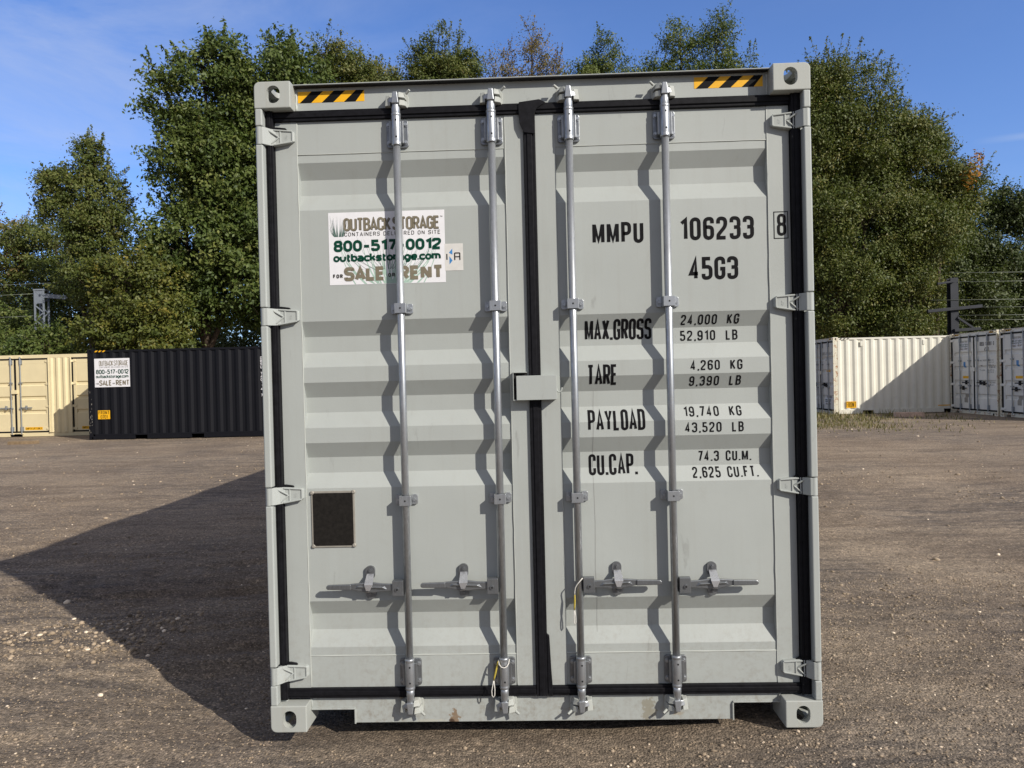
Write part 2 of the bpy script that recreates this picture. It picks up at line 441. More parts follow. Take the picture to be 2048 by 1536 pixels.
class MB:
    def __init__(s):
        s.v, s.f, s.sm, s.mi = [], [], [], []
    def face(s, idx, smooth=False, mi=0):
        s.f.append(tuple(idx)); s.sm.append(smooth); s.mi.append(mi)
    def verts(s, vs):
        b = len(s.v); s.v.extend([tuple(x) for x in vs]); return b
    def box(s, x0, x1, y0, y1, z0, z1, mi=0):
        b = s.verts([(x0, y0, z0), (x1, y0, z0), (x1, y1, z0), (x0, y1, z0), (x0, y0, z1), (x1, y0, z1), (x1, y1, z1), (x0, y1, z1)])
        for q in ((0, 3, 2, 1), (4, 5, 6, 7), (0, 1, 5, 4), (1, 2, 6, 5), (2, 3, 7, 6), (3, 0, 4, 7)):
            s.face([b + i for i in q], False, mi)
    def hexa(s, p, mi=0):
        b = s.verts(p)
        for q in ((0, 3, 2, 1), (4, 5, 6, 7), (0, 1, 5, 4), (1, 2, 6, 5), (2, 3, 7, 6), (3, 0, 4, 7)):
            s.face([b + i for i in q], False, mi)
    def bar(s, a, b, w, h, up=(0, 0, 1), mi=0):
        """rectangular bar from a to b, w across, h along up"""
        a, b = Vector(a), Vector(b)
        d = (b - a).normalized(); upv = Vector(up)
        sd = d.cross(upv).normalized(); u2 = sd.cross(d).normalized()
        pts = []
        for p in (a, b):
            for (i, j) in ((-1, -1), (1, -1), (1, 1), (-1, 1)):
                pts.append(p + sd * (i * w / 2) + u2 * (j * h / 2))
        s.hexa(pts, mi)
    def prism(s, poly, y0, y1, mi=0):
        """poly in (x,z), counter-clockwise seen from -y; extruded from y0 (front) to y1"""
        n_ = len(poly)
        a = s.verts([(x, y0, z) for x, z in poly]); b = s.verts([(x, y1, z) for x, z in poly])
        s.face([a + i for i in range(n_)], False, mi)
        s.face([b + i for i in reversed(range(n_))], False, mi)
        for i in range(n_):
            j = (i + 1) % n_
            s.face([a + j, a + i, b + i, b + j], False, mi)
    def cyl(s, a, b, r0, r1=None, n=16, mi=0, caps=True, smooth=True):
        r1 = r0 if r1 is None else r1
        a, b = Vector(a), Vector(b)
        d = (b - a).normalized()
        t = d.orthogonal().normalized(); q = d.cross(t)
        ra = [a + (t * math.cos(2 * math.pi * i / n) + q * math.sin(2 * math.pi * i / n)) * r0 for i in range(n)]
        rb = [b + (t * math.cos(2 * math.pi * i / n) + q * math.sin(2 * math.pi * i / n)) * r1 for i in range(n)]
        ia = s.verts(ra); ib = s.verts(rb)
        for i in range(n):
            j = (i + 1) % n
            s.face([ia + i, ia + j, ib + j, ib + i], smooth, mi)
        if caps:
            ca = s.verts(ra); cb = s.verts(rb)
            s.face([ca + i for i in reversed(range(n))], False, mi)
            s.face([cb + i for i in range(n)], False, mi)
    def lathe(s, c, prof, n=18, mi=0):
        """revolve (r, z) profile about a vertical axis through c=(x,y)"""
        rings = []
        for r, z in prof:
            rings.append(s.verts([(c[0] + r * math.cos(2 * math.pi * i / n), c[1] + r * math.sin(2 * math.pi * i / n), z) for i in range(n)]))
        for k in range(len(rings) - 1):
            for i in range(n):
                j = (i + 1) % n
                s.face([rings[k] + i, rings[k] + j, rings[k + 1] + j, rings[k + 1] + i], True, mi)
        s.face([rings[0] + i for i in reversed(range(n))], False, mi)
        s.face([rings[-1] + i for i in range(n)], False, mi)
    def tube(s, pts, r, n=6, mi=0, smooth=True):
        pts = [Vector(p) for p in pts]
        rad = r if isinstance(r, (list, tuple)) else [r] * len(pts)
        rings = []
        t_prev = None
        for i, p in enumerate(pts):
            d = (pts[min(i + 1, len(pts) - 1)] - pts[max(i - 1, 0)]).normalized()
            if t_prev is None:
                t = d.orthogonal().normalized()
            else:
                t = (t_prev - d * t_prev.dot(d))
                t = t.normalized() if t.length > 1e-6 else d.orthogonal().normalized()
            t_prev = t
            q = d.cross(t)
            rings.append(s.verts([p + (t * math.cos(2 * math.pi * k / n) + q * math.sin(2 * math.pi * k / n)) * rad[i] for k in range(n)]))
        for a, b in zip(rings[:-1], rings[1:]):
            for k in range(n):
                j = (k + 1) % n
                s.face([a + k, a + j, b + j, b + k], smooth, mi)
        s.face([rings[0] + i for i in reversed(range(n))], False, mi)
        s.face([rings[-1] + i for i in range(n)], False, mi)
    def mirror_x(s, cx, start_v=0, start_f=0):
        for i in range(start_v, len(s.v)):
            x, y, z = s.v[i]; s.v[i] = (2 * cx - x, y, z)
        for i in range(start_f, len(s.f)):
            s.f[i] = tuple(reversed(s.f[i]))
    def mesh(s, name):
        me = bpy.data.meshes.new(name)
        me.from_pydata(s.v, [], s.f)
        me.polygons.foreach_set("use_smooth", s.sm)
        me.polygons.foreach_set("material_index", s.mi)
        me.update()
        return me
    def build(s, name, mats, parent=None, bevel=0.0, seg=2):
        return link(name, s.mesh(name), mats, parent, bevel, seg)

# ------------------------------------------------------------------ lettering: strokes of constant width
G = {}
def _g(ch, w, *strokes): G[ch] = (w, strokes)
C_, O_ = True, False
_g('0', 1, (C_, [(0, 0, 1), (1, 0, 1), (1, 1, 1), (0, 1, 1)]))
_g('O', 1, (C_, [(0, 0, 1), (1, 0, 1), (1, 1, 1), (0, 1, 1)]))
_g('D', 1, (C_, [(0, 0, 0), (1, 0, 1), (1, 1, 1), (0, 1, 0)]))
_g('1', .55, (O_, [(0, .80, 0), (1, .98, 0), (1, 0, 0)]))
_g('2', 1, (O_, [(0, .74, 0), (0, 1, 1), (1, 1, 1), (1, .60, .6), (0, .16, .3), (0, 0, 0), (1, 0, 0)]))
_g('3', 1, (O_, [(0, .78, 0), (0, 1, 1), (1, 1, 1), (1, .53, 1), (.35, .53, 0)]), (O_, [(.5, .53, 0), (1, .53, 1), (1, 0, 1), (0, 0, 1), (0, .22, 0)]))
_g('4', 1, (O_, [(.70, 0, 0), (.70, 1, 0), (0, .24, 0), (1, .24, 0)]))
_g('5', 1, (O_, [(.95, 1, 0), (.06, 1, 0), (.06, .58, 0), (1, .58, 1), (1, 0, 1), (0, 0, 1), (0, .22, 0)]))
_g('6', 1, (O_, [(1, .76, 0), (1, 1, 1), (0, 1, 1), (0, 0, 1), (1, 0, 1), (1, .57, 1), (.1, .57, 0)]))
_g('7', 1, (O_, [(0, 1, 0), (1, 1, 0), (.35, 0, 0)]))
_g('8', 1, (C_, [(.04, .53, 1), (.96, .53, 1), (.96, 1, 1), (.04, 1, 1)]), (C_, [(0, 0, 1), (1, 0, 1), (1, .53, 1), (0, .53, 1)]))
_g('9', 1, (O_, [(0, .24, 0), (0, 0, 1), (1, 0, 1), (1, 1, 1), (0, 1, 1), (0, .43, 1), (.9, .43, 0)]))
_g('A', 1.1, (O_, [(0, 0, 0), (.5, 1, 0), (1, 0, 0)]), (O_, [(.22, .27, 0), (.78, .27, 0)]))
_g('B', 1, (C_, [(0, .53, 0), (.95, .53, 1), (.95, 1, 1), (0, 1, 0)]), (C_, [(0, 0, 0), (1, 0, 1), (1, .53, 1), (0, .53, 0)]))
_g('C', 1, (O_, [(1, .70, 0), (1, 1, 1), (0, 1, 1), (0, 0, 1), (1, 0, 1), (1, .30, 0)]))
_g('E', .85, (O_, [(1, 1, 0), (0, 1, 0), (0, 0, 0), (1, 0, 0)]), (O_, [(0, .52, 0), (.88, .52, 0)]))
_g('F', .85, (O_, [(1, 1, 0), (0, 1, 0), (0, 0, 0)]), (O_, [(0, .52, 0), (.88, .52, 0)]))
_g('G', 1, (O_, [(1, .70, 0), (1, 1, 1), (0, 1, 1), (0, 0, 1), (1, 0, .8), (1, .46, 0), (.55, .46, 0)]))
_g('I', 0.0, (O_, [(0, 0, 0), (0, 1, 0)]))
_g('K', 1, (O_, [(0, 0, 0), (0, 1, 0)]), (O_, [(.98, 1, 0), (.0, .38, 0)]), (O_, [(.32, .56, 0), (1, 0, 0)]))
_g('L', .85, (O_, [(0, 1, 0), (0, 0, 0), (1, 0, 0)]))
_g('M', 1.35, (O_, [(0, 0, 0), (0, 1, 0)]), (O_, [(.04, .96, 0), (.5, .1, 0), (.96, .96, 0)]), (O_, [(1, 1, 0), (1, 0, 0)]))
_g('N', 1.05, (O_, [(0, 0, 0), (0, 1, 0)]), (O_, [(.05, .97, 0), (.95, .03, 0)]), (O_, [(1, 1, 0), (1, 0, 0)]))
_g('P', 1, (O_, [(0, 0, 0), (0, 1, 0), (1, 1, 1), (1, .45, 1), (0.02, .45, 0)]))
_g('R', 1, (O_, [(0, 0, 0), (0, 1, 0), (1, 1, 1), (1, .47, 1), (0.02, .47, 0)]), (O_, [(.55, .47, 0), (1, 0, 0)]))
_g('S', 1, (O_, [(1, .80, .3), (.97, 1, 1), (0, 1, 1), (0, .53, 1), (1, .53, 1), (1, 0, 1), (.03, 0, 1), (0, .20, .3)]))
_g('T', 1, (O_, [(0, 1, 0), (1, 1, 0)]), (O_, [(.5, 1, 0), (.5, 0, 0)]))
_g('U', 1, (O_, [(0, 1, 0), (0, 0, 1), (1, 0, 1), (1, 1, 0)]))
_g('V', 1.1, (O_, [(0, 1, 0), (.5, 0, 0), (1, 1, 0)]))
_g('X', 1.05, (O_, [(0, 0, 0), (1, 1, 0)]), (O_, [(0, 1, 0), (1, 0, 0)]))
_g('Y', 1.05, (O_, [(0, 1, 0), (.5, .45, 0), (1, 1, 0)]), (O_, [(.5, .45, 0), (.5, 0, 0)]))
_g('.', 0.0, (O_, [(0, -.06, 0), (0, .08, 0)]))
_g(',', 0.0, (O_, [(0.1, .06, 0), (-.06, -.14, 0)]))
_g('-', .8, (O_, [(0, .42, 0), (1, .42, 0)]))
_g('a', .95, (O_, [(.05, .60, .3), (.1, .66, 1), (1, .66, 1), (1, -.03, 0)]), (C_, [(0, 0, 1), (1, 0, .2), (1, .36, .2), (0, .36, 1)]))
_g('b', .95, (C_, [(0, 0, 1), (1, 0, 1), (1, .66, 1), (0, .66, 1)]), (O_, [(0, 1.05, 0), (0, -.03, 0)]))
_g('c', .85, (O_, [(1, .5, 0), (1, .66, 1), (0, .66, 1), (0, 0, 1), (1, 0, 1), (1, .16, 0)]))
_g('e', .95, (O_, [(0, .33, 0), (1, .33, 0), (1, .66, 1), (0, .66, 1), (0, 0, 1), (1, 0, 1)]))
_g('g', .95, (C_, [(0, 0, 1), (1, 0, 1), (1, .66, 1), (0, .66, 1)]), (O_, [(1, .70, 0), (1, -.28, 1), (.1, -.28, 0)]))
_g('k', .9, (O_, [(0, 1.05, 0), (0, -.03, 0)]), (O_, [(.9, .68, 0), (0, .25, 0)]), (O_, [(.4, .42, 0), (1, 0, 0)]))
_g('m', 1.5, (O_, [(0, 0, 0), (0, .66, 0), (1, .66, .5), (1, 0, 0)]), (O_, [(.5, .62, 0), (.5, 0, 0)]))
_g('o', .95, (C_, [(0, 0, 1), (1, 0, 1), (1, .66, 1), (0, .66, 1)]))
_g('r', .6, (O_, [(0, 0, 0), (0, .66, 0), (1, .66, .6), (1, .56, 0)]))
_g('s', .8, (O_, [(1, .52, 0), (1, .66, 1), (0, .66, 1), (0, .34, 1), (1, .34, 1), (1, 0, 1), (0, 0, 1), (0, .13, 0)]))
_g('t', .6, (O_, [(.35, .95, 0), (.35, 0, 1), (1, 0, 0)]), (O_, [(0, .64, 0), (1, .64, 0)]))
_g('u', .95, (O_, [(0, .68, 0), (0, 0, 1), (1, 0, 1), (1, .68, 0)]))

def round_path(pts, closed, Rr):
    out = []
    n_ = len(pts)
    for i, (p, rf) in enumerate(pts):
        if rf <= 0 or (not closed and i in (0, n_ - 1)):
            out.append(p); continue
        a = pts[(i - 1) % n_][0]; b = pts[(i + 1) % n_][0]
        va, vb = a - p, b - p
        r = min(Rr * rf, va.length * 0.499, vb.length * 0.499)
        if r < 1e-5:
            out.append(p); continue
        pa, pb = p + va.normalized() * r, p + vb.normalized() * r
        for k in range(7):
            t = k / 6
            # quadratic-ish rounding, pulled towards a circle
            q = (1 - t) ** 2 * pa + 2 * t * (1 - t) * p + t * t * pb
            ch = pa * (1 - t) + pb * t
            out.append(q * 0.86 + ch * 0.14)
    res = [out[0]]
    for p in out[1:]:
        if (p - res[-1]).length > 1e-5:
            res.append(p)
    if closed and (res[0] - res[-1]).length < 1e-5:
        res.pop()
    return res

def ribbon(mb, pts, closed, th, y, mi):
    n_ = len(pts)
    L, Rt = [], []
    for i, p in enumerate(pts):
        if closed:
            d0 = (p - pts[i - 1]).normalized(); d1 = (pts[(i + 1) % n_] - p).normalized()
        else:
            d0 = (p - pts[i - 1]).normalized() if i else None
            d1 = (pts[i + 1] - p).normalized() if i < n_ - 1 else None
            d0 = d0 if d0 is not None else d1
            d1 = d1 if d1 is not None else d0
        n0, n1 = Vector((-d0.y, d0.x)), Vector((-d1.y, d1.x))
        nm = (n0 + n1)
        nm = nm.normalized() if nm.length > 1e-4 else n0
        k = min(1 / max(nm.dot(n0), 0.35), 2.0) * th / 2
        L.append(p + nm * k); Rt.append(p - nm * k)
    b = mb.verts([(q.x, y, q.y) for q in L] + [(q.x, y, q.y) for q in Rt])
    for i in range(n_ if closed else n_ - 1):
        j = (i + 1) % n_
        mb.face([b + i, b + n_ + i, b + n_ + j, b + j], False, mi)

def text_width(txt, gw, th, gap, space):
    x = 0
    for ch in txt:
        x += (space if ch == ' ' else G[ch][0] * (gw - th) + th + gap)
    return x - gap

def text(mb, txt, x, z, h, gw, th, gap=None, width=None, mi=0, y=0.0, space=None, right=False, word=None):
    """letters of height h from left edge x (or right edge) on baseline z; gw is the full width of a letter like O.
    With width given, the gaps are chosen so the line fills it."""
    gap = th * 0.7 if gap is None else gap
    space = gw * 0.8 if space is None else space
    if width is not None:
        w0 = text_width(txt, gw, th, 0, space)
        gap = (width - w0) / max(1, sum(1 for c in txt if c != ' ') - 1)
    if right:
        x = x - text_width(txt, gw, th, gap, space)
    k = wi = 0
    for ch in txt:
        if ch == ' ':
            x += space; wi += 1; continue
        wf, strokes = G[ch]
        cw = wf * (gw - th)
        for closed, pts in (strokes if word is None or word == wi else ()):
            P = [(Vector((x + th / 2 + px * (cw if wf else (gw - th)), z + th / 2 + pz * (h - th))), rf) for px, pz, rf in pts]
            pp = round_path(P, closed, 0.62 * max(cw, 0.3 * (gw - th)))
            ribbon(mb, pp, closed, th, y - 0.00012 * (k % 4), mi)
            k += 1
        x += cw + th + gap
    return x

def conform(mb, name, mats, parent, prof=None, zbreaks=(), off=0.0009):
    """cut a flat decal at the panel's bend lines and lay it onto the panel surface"""
    me = mb.mesh(name)
    if prof is not None:
        bm = bmesh.new(); bm.from_mesh(me)
        zs = [v.co.z for v in bm.verts]
        for zb in zbreaks:
            if min(zs) < zb < max(zs):
                bmesh.ops.bisect_plane(bm, geom=bm.verts[:] + bm.edges[:] + bm.faces[:], dist=1e-6, plane_co=(0, 0, zb), plane_no=(0, 0, 1))
        for v in bm.verts:
            v.co.y += prof(v.co.z) - off
        bm.to_mesh(me); bm.free()
    return link(name, me, mats, parent)

# ------------------------------------------------------------------ container pieces
def wobble_bead(mb, a, b, r, seed, mi=1, step=0.05):
    rnd = random.Random(seed)
    a, b = Vector(a), Vector(b)
    n_ = max(2, int((b - a).length / step))
    pts = [a.lerp(b, i / n_) + Vector((rnd.uniform(-1, 1), 0, rnd.uniform(-1, 1))) * r * 0.25 for i in range(n_ + 1)]
    mb.tube(pts, [r * rnd.uniform(0.75, 1.2) for _ in pts], 6, mi)

def casting_mesh():
    """hollow corner fitting with oval apertures in front, outer side and top: box 0..0.162 x 0..0.178 x 0..0.118, outer corner at (0,0,top)"""
    def tmp(bm, name):
        me = bpy.data.meshes.new(name); bm.to_mesh(me); bm.free()
        o = bpy.data.objects.new(name, me); COL.objects.link(o); return o
    bm = bmesh.new()
    bmesh.ops.create_cube(bm, size=1.0)
    for v in bm.verts:
        v.co = Vector(((v.co.x + .5) * .162, (v.co.y + .5) * .178, (v.co.z + .5) * .118))
    e = [e for e in bm.edges if abs(e.verts[0].co.x) < 1e-6 and abs(e.verts[1].co.x) < 1e-6 and e.verts[0].co.z > .1 and e.verts[1].co.z > .1]
    bmesh.ops.bevel(bm, geom=e, offset=0.026, segments=6, affect='EDGES', profile=0.5)
    ed = [e for e in bm.edges if e.is_manifold and e.calc_face_angle(0) > 0.9]
    bmesh.ops.bevel(bm, geom=ed, offset=0.004, segments=2, affect='EDGES', profile=0.5)
    base = tmp(bm, "fitting")
    def stadium(w, h, n=10):
        r = w / 2; pts = []
        for i in range(n + 1):
            a = math.pi * i / n; pts.append((r * math.cos(a), h / 2 - r + r * math.sin(a)))
        for i in range(n + 1):
            a = math.pi + math.pi * i / n; pts.append((r * math.cos(a), -h / 2 + r + r * math.sin(a)))
        return pts
    cutters = []
    bm = bmesh.new(); bmesh.ops.create_cube(bm, size=1.0)
    for v in bm.verts:
        v.co = Vector((0.026 + (v.co.x + .5) * .112, 0.028 + (v.co.y + .5) * .122, 0.022 + (v.co.z + .5) * .072))
    cutters.append(tmp(bm, "cut"))
    def cut(pts3, d):
        bm = bmesh.new()
        vs_ = [bm.verts.new(p) for p in pts3]
        fc = bm.faces.new(vs_)
        ex = bmesh.ops.extrude_face_region(bm, geom=[fc])
        for el in ex["geom"]:
            if isinstance(el, bmesh.types.BMVert): el.co += Vector(d)
        bmesh.ops.recalc_face_normals(bm, faces=bm.faces[:])
        cutters.append(tmp(bm, "cut"))
    cut([(0.086 + a, -0.02, 0.060 + b) for a, b in stadium(0.060, 0.078)], (0, 0.06, 0))
    cut([(-0.02, 0.089 + a, 0.060 + b) for a, b in stadium(0.052, 0.078)], (0.06, 0, 0))
    cut([(0.089 + a, 0.089 + b, 0.070) for a, b in stadium(0.064, 0.110)], (0, 0, 0.08))
    for c in cutters:
        md = base.modifiers.new("cut", 'BOOLEAN'); md.operation = 'DIFFERENCE'; md.object = c; md.solver = 'EXACT'
    dg = bpy.context.evaluated_depsgraph_get()
    me = bpy.data.meshes.new_from_object(base.evaluated_get(dg))
    for o in cutters + [base]:
        bpy.data.objects.remove(o)
    me.materials.clear()
    return me
CAST = casting_mesh()
def casting_variant(fx, fy, fz):
    me = CAST.copy()
    bm = bmesh.new(); bm.from_mesh(me)
    for v in bm.verts:
        if fx: v.co.x = .162 - v.co.x
        if fy: v.co.y = .178 - v.co.y
        if fz: v.co.z = .118 - v.co.z
    if (fx + fy + fz) % 2:
        bmesh.ops.reverse_faces(bm, faces=bm.faces[:])
    bm.to_mesh(me); bm.free()
    return me
CASTV = {(a, b, c): casting_variant(a, b, c) for a in (0, 1) for b in (0, 1) for c in (0, 1)}

def castings(root, Wd, L, H, mat):
    for a in (0, 1):
        for b in (0, 1):
            for c in (0, 1):
                me = CASTV[(a, b, 1 - c)].copy()
                o = link("corner_casting", me, mat, root)
                o.location = (a * (Wd - .162), b * (L - .178), c * (H - .118))

def corr_side(mb, x, sgn, y0, y1, z0, z1, depth=0.034, pitch=0.278, th=0.0):
    """vertical-rib side panel in the plane x; outer faces at x, inner at x - sgn*depth"""
    n_ = max(1, round((y1 - y0) / pitch)); p = (y1 - y0) / n_
    ys = []
    for i in range(n_):
        b = y0 + i * p
        ys += [(b, 0), (b + p * .26, 0), (b + p * .5, 1), (b + p * .76, 1)]
    ys.append((y1, 0))
    for (a, da), (b, db) in zip(ys[:-1], ys[1:]):
        xa, xb = x - sgn * depth * da, x - sgn * depth * db
        q = [(xa, a, z0), (xb, b, z0), (xb, b, z1), (xa, a, z1)]
        i = mb.verts(q)
        mb.face([i, i + 1, i + 2, i + 3] if sgn > 0 else [i + 3, i + 2, i + 1, i])

def bands_profile(bands, y0, depth):
    br = []
    for (a, b, c, d) in bands:
        br += [(a, 0), (b, 1), (c, 1), (d, 0)]
    br.sort(key=lambda t: t[0])
    def prof(z):
        if z <= br[0][0] or z >= br[-1][0]:
            return y0
        for (za, da), (zb, db) in zip(br[:-1], br[1:]):
            if za <= z <= zb:
                t = (z - za) / max(zb - za, 1e-9)
                return y0 + depth * (da + (db - da) * t)
        return y0
    return prof, [b[0] for b in br]

BANDS = [(2.551, 2.482, 2.412, 2.337), (1.835, 1.767, 1.695, 1.627), (1.558, 1.490, 1.420, 1.352),
         (1.284, 1.215, 1.144, 1.078), (0.564, 0.497, 0.424, 0.354)]
Y_FR, Y_PAN, DEP = 0.066, 0.071, 0.036
PROF, ZBR = bands_profile(BANDS, Y_PAN, DEP)

def leaf_mb(x0, x1, zb, zt, bands, wl, wr, plate_t, plate_b, beads=True, seed=1):
    """door leaf: two upright members, head and foot plates, pressed sheet between"""
    mb = MB()
    prof, zbr = bands_profile(bands, Y_PAN, DEP)
    mb.box(x0, x0 + wl, Y_FR, 0.112, zb, zt)
    mb.box(x1 - wr, x1, Y_FR, 0.112, zb, zt)
    a, b = x0 + wl, x1 - wr
    mb.box(a, b, Y_PAN - 0.002, 0.085, plate_t, zt)
    mb.box(a, b, Y_PAN - 0.002, 0.085, zb, plate_b)
    zs = sorted(zbr) + []
    zs = [plate_b - 0.002] + zs + [plate_t + 0.002]
    for za, zc in zip(zs[:-1], zs[1:]):
        i = mb.verts([(a, prof(za), za), (b, prof(za), za), (b, prof(zc), zc), (a, prof(zc), zc)])
        mb.face([i, i + 1, i + 2, i + 3])
    mb.box(a - .005, b + .005, 0.1125, 0.116, zb, zt)
    if beads:
        for xx, sd in ((a, 1), (b, 2)):
            wobble_bead(mb, (xx, Y_FR + 0.002, zb + .003), (xx, Y_FR + 0.002, zt - .003), 0.0030, seed * 10 + sd)
        wobble_bead(mb, (a, Y_PAN - .001, plate_t), (b, Y_PAN - .001, plate_t), 0.0026, seed * 10 + 3)
        wobble_bead(mb, (a, Y_PAN - .001, plate_b), (b, Y_PAN - .001, plate_b), 0.0034, seed * 10 + 4)
    return mb

def hinge_mb(detail=True):
    """left-hand hinge around z=0, knuckle at the post, leaf running to +x"""
    mb = MB()
    mb.cyl((.0165, .018, -.0385), (.0165, .018, .0385), .0172, n=18)
    st = [(.016, .001, .0385, -.0385), (.034, .004, .0385, -.0385), (.058, .034, .0375, -.0375), (.078, .043, .037, -.036),
          (.100, .045, .036, -.034), (.150, .048, .030, -.021), (.159, .055, .024, -.015)]
    yb = 0.068
    idx = []
    for x, y, zt, zb in st:
        ybk = yb if x > .05 else y + .026
        idx.append(mb.verts([(x, y, zb), (x, y, zt), (x, ybk, zt), (x, ybk, zb)]))
    for a, b in zip(idx[:-1], idx[1:]):
        for k in range(4):
            j = (k + 1) % 4
            mb.face([a + k, a + j, b + j, b + k][::-1])
    mb.face([idx[0] + k for k in (3, 2, 1, 0)][::-1]); mb.face([idx[-1] + k for k in range(4)][::-1])
    if detail:
        mb.bar((.070, .040, .033), (.152, .046, .027), .007, .006, (0, -1, 0))
        mb.bar((.070, .040, -.033), (.152, .046, -.019), .007, .006, (0, -1, 0))
        mb.bar((.152, .047, .027), (.152, .047, -.019), .007, .006, (0, -1, 0))
        mb.bar((.098, .0445, .033), (.098, .0445, -.030), .008, .006, (0, -1, 0))
        mb.bar((.050, .027, .029), (.092, .043, .002), .007, .006, (0, -1, 0))
        mb.bar((.060, .036, -.030), (.094, .043, .002), .006, .006, (0, -1, 0))
        # raised maker's letters, read sideways
        t = MB(); text(t, "GL", -0.011, -0.006, .012, .010, .0025, .003)
        o = len(mb.v)
        mb.v.extend([(.122 - z, .0456, x) for x, y, z in t.v])
        for fc in t.f:
            mb.face([o + i for i in fc])
    return mb

def bolt(mb, x, y, z, r=.008, mi=0):
    mb.cyl((x, y, z), (x, y - .003, z), r * 1.35, n=12, mi=mi)
    mb.cyl((x, y - .003, z), (x, y - .010, z), r, r * .82, n=6, mi=mi, smooth=False)

def rr_poly(cx, cz, w, h, r, n=4):
    pts = []
    for sx, sz, a0 in ((1, -1, -90), (1, 1, 0), (-1, 1, 90), (-1, -1, 180)):
        for k in range(n + 1):
            a = R(a0 + 90 * k / n)
            pts.append((cx + sx * (w / 2 - r) + r * math.cos(a), cz + sz * (h / 2 - r) + r * math.sin(a)))
    return pts

YB = 0.033   # centre of the locking bars

def locking_bar(root, x, side, H, handle_z, mats, detail=True):
    """side=-1: handle runs to the left of the bar. mats = (bar, plate, keeper)"""
    galv, galv2, pnt = mats
    top, zk = H - .098, .108
    mb = MB()
    mb.lathe((x, YB), [(.0165, .20), (.0165, top - .10)], 20)
    mb.lathe((x, YB), [(.0165, top - .10), (.0185, top - .095), (.0185, top - .052), (.0195, top - .048), (.0195, top - .028), (.017, top - .02), (.016, top)], 18)
    mb.lathe((x, YB), [(.012, .100), (.017, .118), (.017, .145), (.0185, .150), (.0185, .185)], 18)
    bar = mb.build("locking_bar", galv, root)
    # cams at both ends
    for zc, sg in ((top + .008, 1), (.100, -1)):
        c = MB()
        c.hexa([(x - .016, .012, zc - .02 * sg), (x + .016, .012, zc - .02 * sg), (x + .020, .060, zc - .012 * sg), (x - .020, .060, zc - .012 * sg),
                (x - .009, .008, zc + .030 * sg), (x + .011, .008, zc + .030 * sg), (x + .013, .055, zc + .022 * sg), (x - .012, .055, zc + .022 * sg)])
        c.hexa([(x - .034, .030, zc - .010), (x - .010, .022, zc - .012), (x - .010, .060, zc - .012), (x - .034, .060, zc - .008),
                (x - .030, .034, zc + .012), (x - .010, .026, zc + .014), (x - .010, .060, zc + .014), (x - .030, .060, zc + .012)])
        if side > 0: c.mirror_x(x)
        c.build("cam", galv, bar, 0.003)
    # long guides near the ends
    for z0, z1, p0, p1, down in ((H - .293, H - .149, H - .294, H - .171, False), (.174, .314, .182, .303, True)):
        gmb = MB()
        gmb.prism(rr_poly(x, (p0 + p1) / 2, .098, p1 - p0, .012), .058, .0685)
        for sx in (-1, 1):
            gmb.box(x + sx * .026 - .006, x + sx * .026 + .006, .030, .060, p0 + .012, p1 - .012)
        gp = gmb.build("bar_guide", galv2, bar, 0.002 if detail else 0)
        smb = MB()
        smb.lathe((x, YB), [(.0205, z0), (.0215, z0 + .003), (.0215, z0 + .012), (.0205, z0 + .014), (.0212, z0 + .018), (.0212, z1 - .018),
                            (.0205, z1 - .014), (.0218, z1 - .012), (.0218, z1 - .003), (.019, z1)], 22)
        if detail:
            for zz in (z0 + .035, z1 - .035):
                smb.cyl((x + .003, YB - .0205, zz), (x + .003, YB - .0218, zz), .0042, n=10, mi=1)
            for sx in (-1, 1):
                for zz in (p0 + .022, p1 - .022):
                    bolt(smb, x + sx * .038, .058, zz, .0075)
        smb.build("guide_sleeve", [galv, M['dark']], bar)
    # short saddle brackets
    for zc in ((1.880, 1.022) if H > 2.7 else (1.70, .85)):
        bmb = MB()
        for sx in (-1, 1):
            bmb.prism(rr_poly(x + sx * .037, zc, .026, .044, .008), .060, .0705)
            if detail: bolt(bmb, x + sx * .037, .060, zc, .0085)
        bmb.box(x - .0255, x + .0255, .012, .0145, zc - .022, zc + .022)
        for sx in (-1, 1):
            bmb.box(x + sx * .0235 - .0025, x + sx * .0235 + .0025, .0145, .066, zc - .022, zc + .022)
        if detail: bmb.cyl((x, .012, zc), (x, .0112, zc), .0042, n=10, mi=1)
        bmb.build("saddle_bracket", [galv, M['dark']], bar, 0.002 if detail else 0)
    # handle
    hz = handle_z
    hx = lambda t: x + side * t
    hmb = MB()
    def hp(pts):
        return pts if side > 0 else [(2 * x - a, b) for a, b in reversed(pts)]
    hmb.prism(hp([(x + .055, hz - .013), (x + .115, hz - .015), (x + .150, hz - .020), (x + .190, hz - .017), (x + .245, hz - .006), (x + .258, hz - .004),
                  (x + .258, hz + .020), (x + .245, hz + .021), (x + .205, hz + .024), (x + .150, hz + .026), (x + .110, hz + .020), (x + .055, hz + .018)]), .018, .029)
    hmb.prism(hp([(x + .252, hz - .005), (x + .356, hz - .003), (x + .363, hz + .002), (x + .363, hz + .012), (x + .356, hz + .018), (x + .252, hz + .020)]), .012, .026)
    hmb.hexa([(hx(.090), .014, hz - .004), (hx(.235), .016, hz + .002), (hx(.235), .022, hz + .002), (hx(.090), .022, hz - .004),
              (hx(.110), .008, hz + .006), (hx(.215), .008, hz + .010), (hx(.225), .020, hz + .016), (hx(.100), .020, hz + .012)] if side > 0 else
             [(hx(.235), .016, hz + .002), (hx(.090), .014, hz - .004), (hx(.090), .022, hz - .004), (hx(.235), .022, hz + .002),
              (hx(.215), .008, hz + .010), (hx(.110), .008, hz + .006), (hx(.100), .020, hz + .012), (hx(.225), .020, hz + .016)])
    hmb.build("handle", galv2, bar, 0.003)
    kmb = MB()
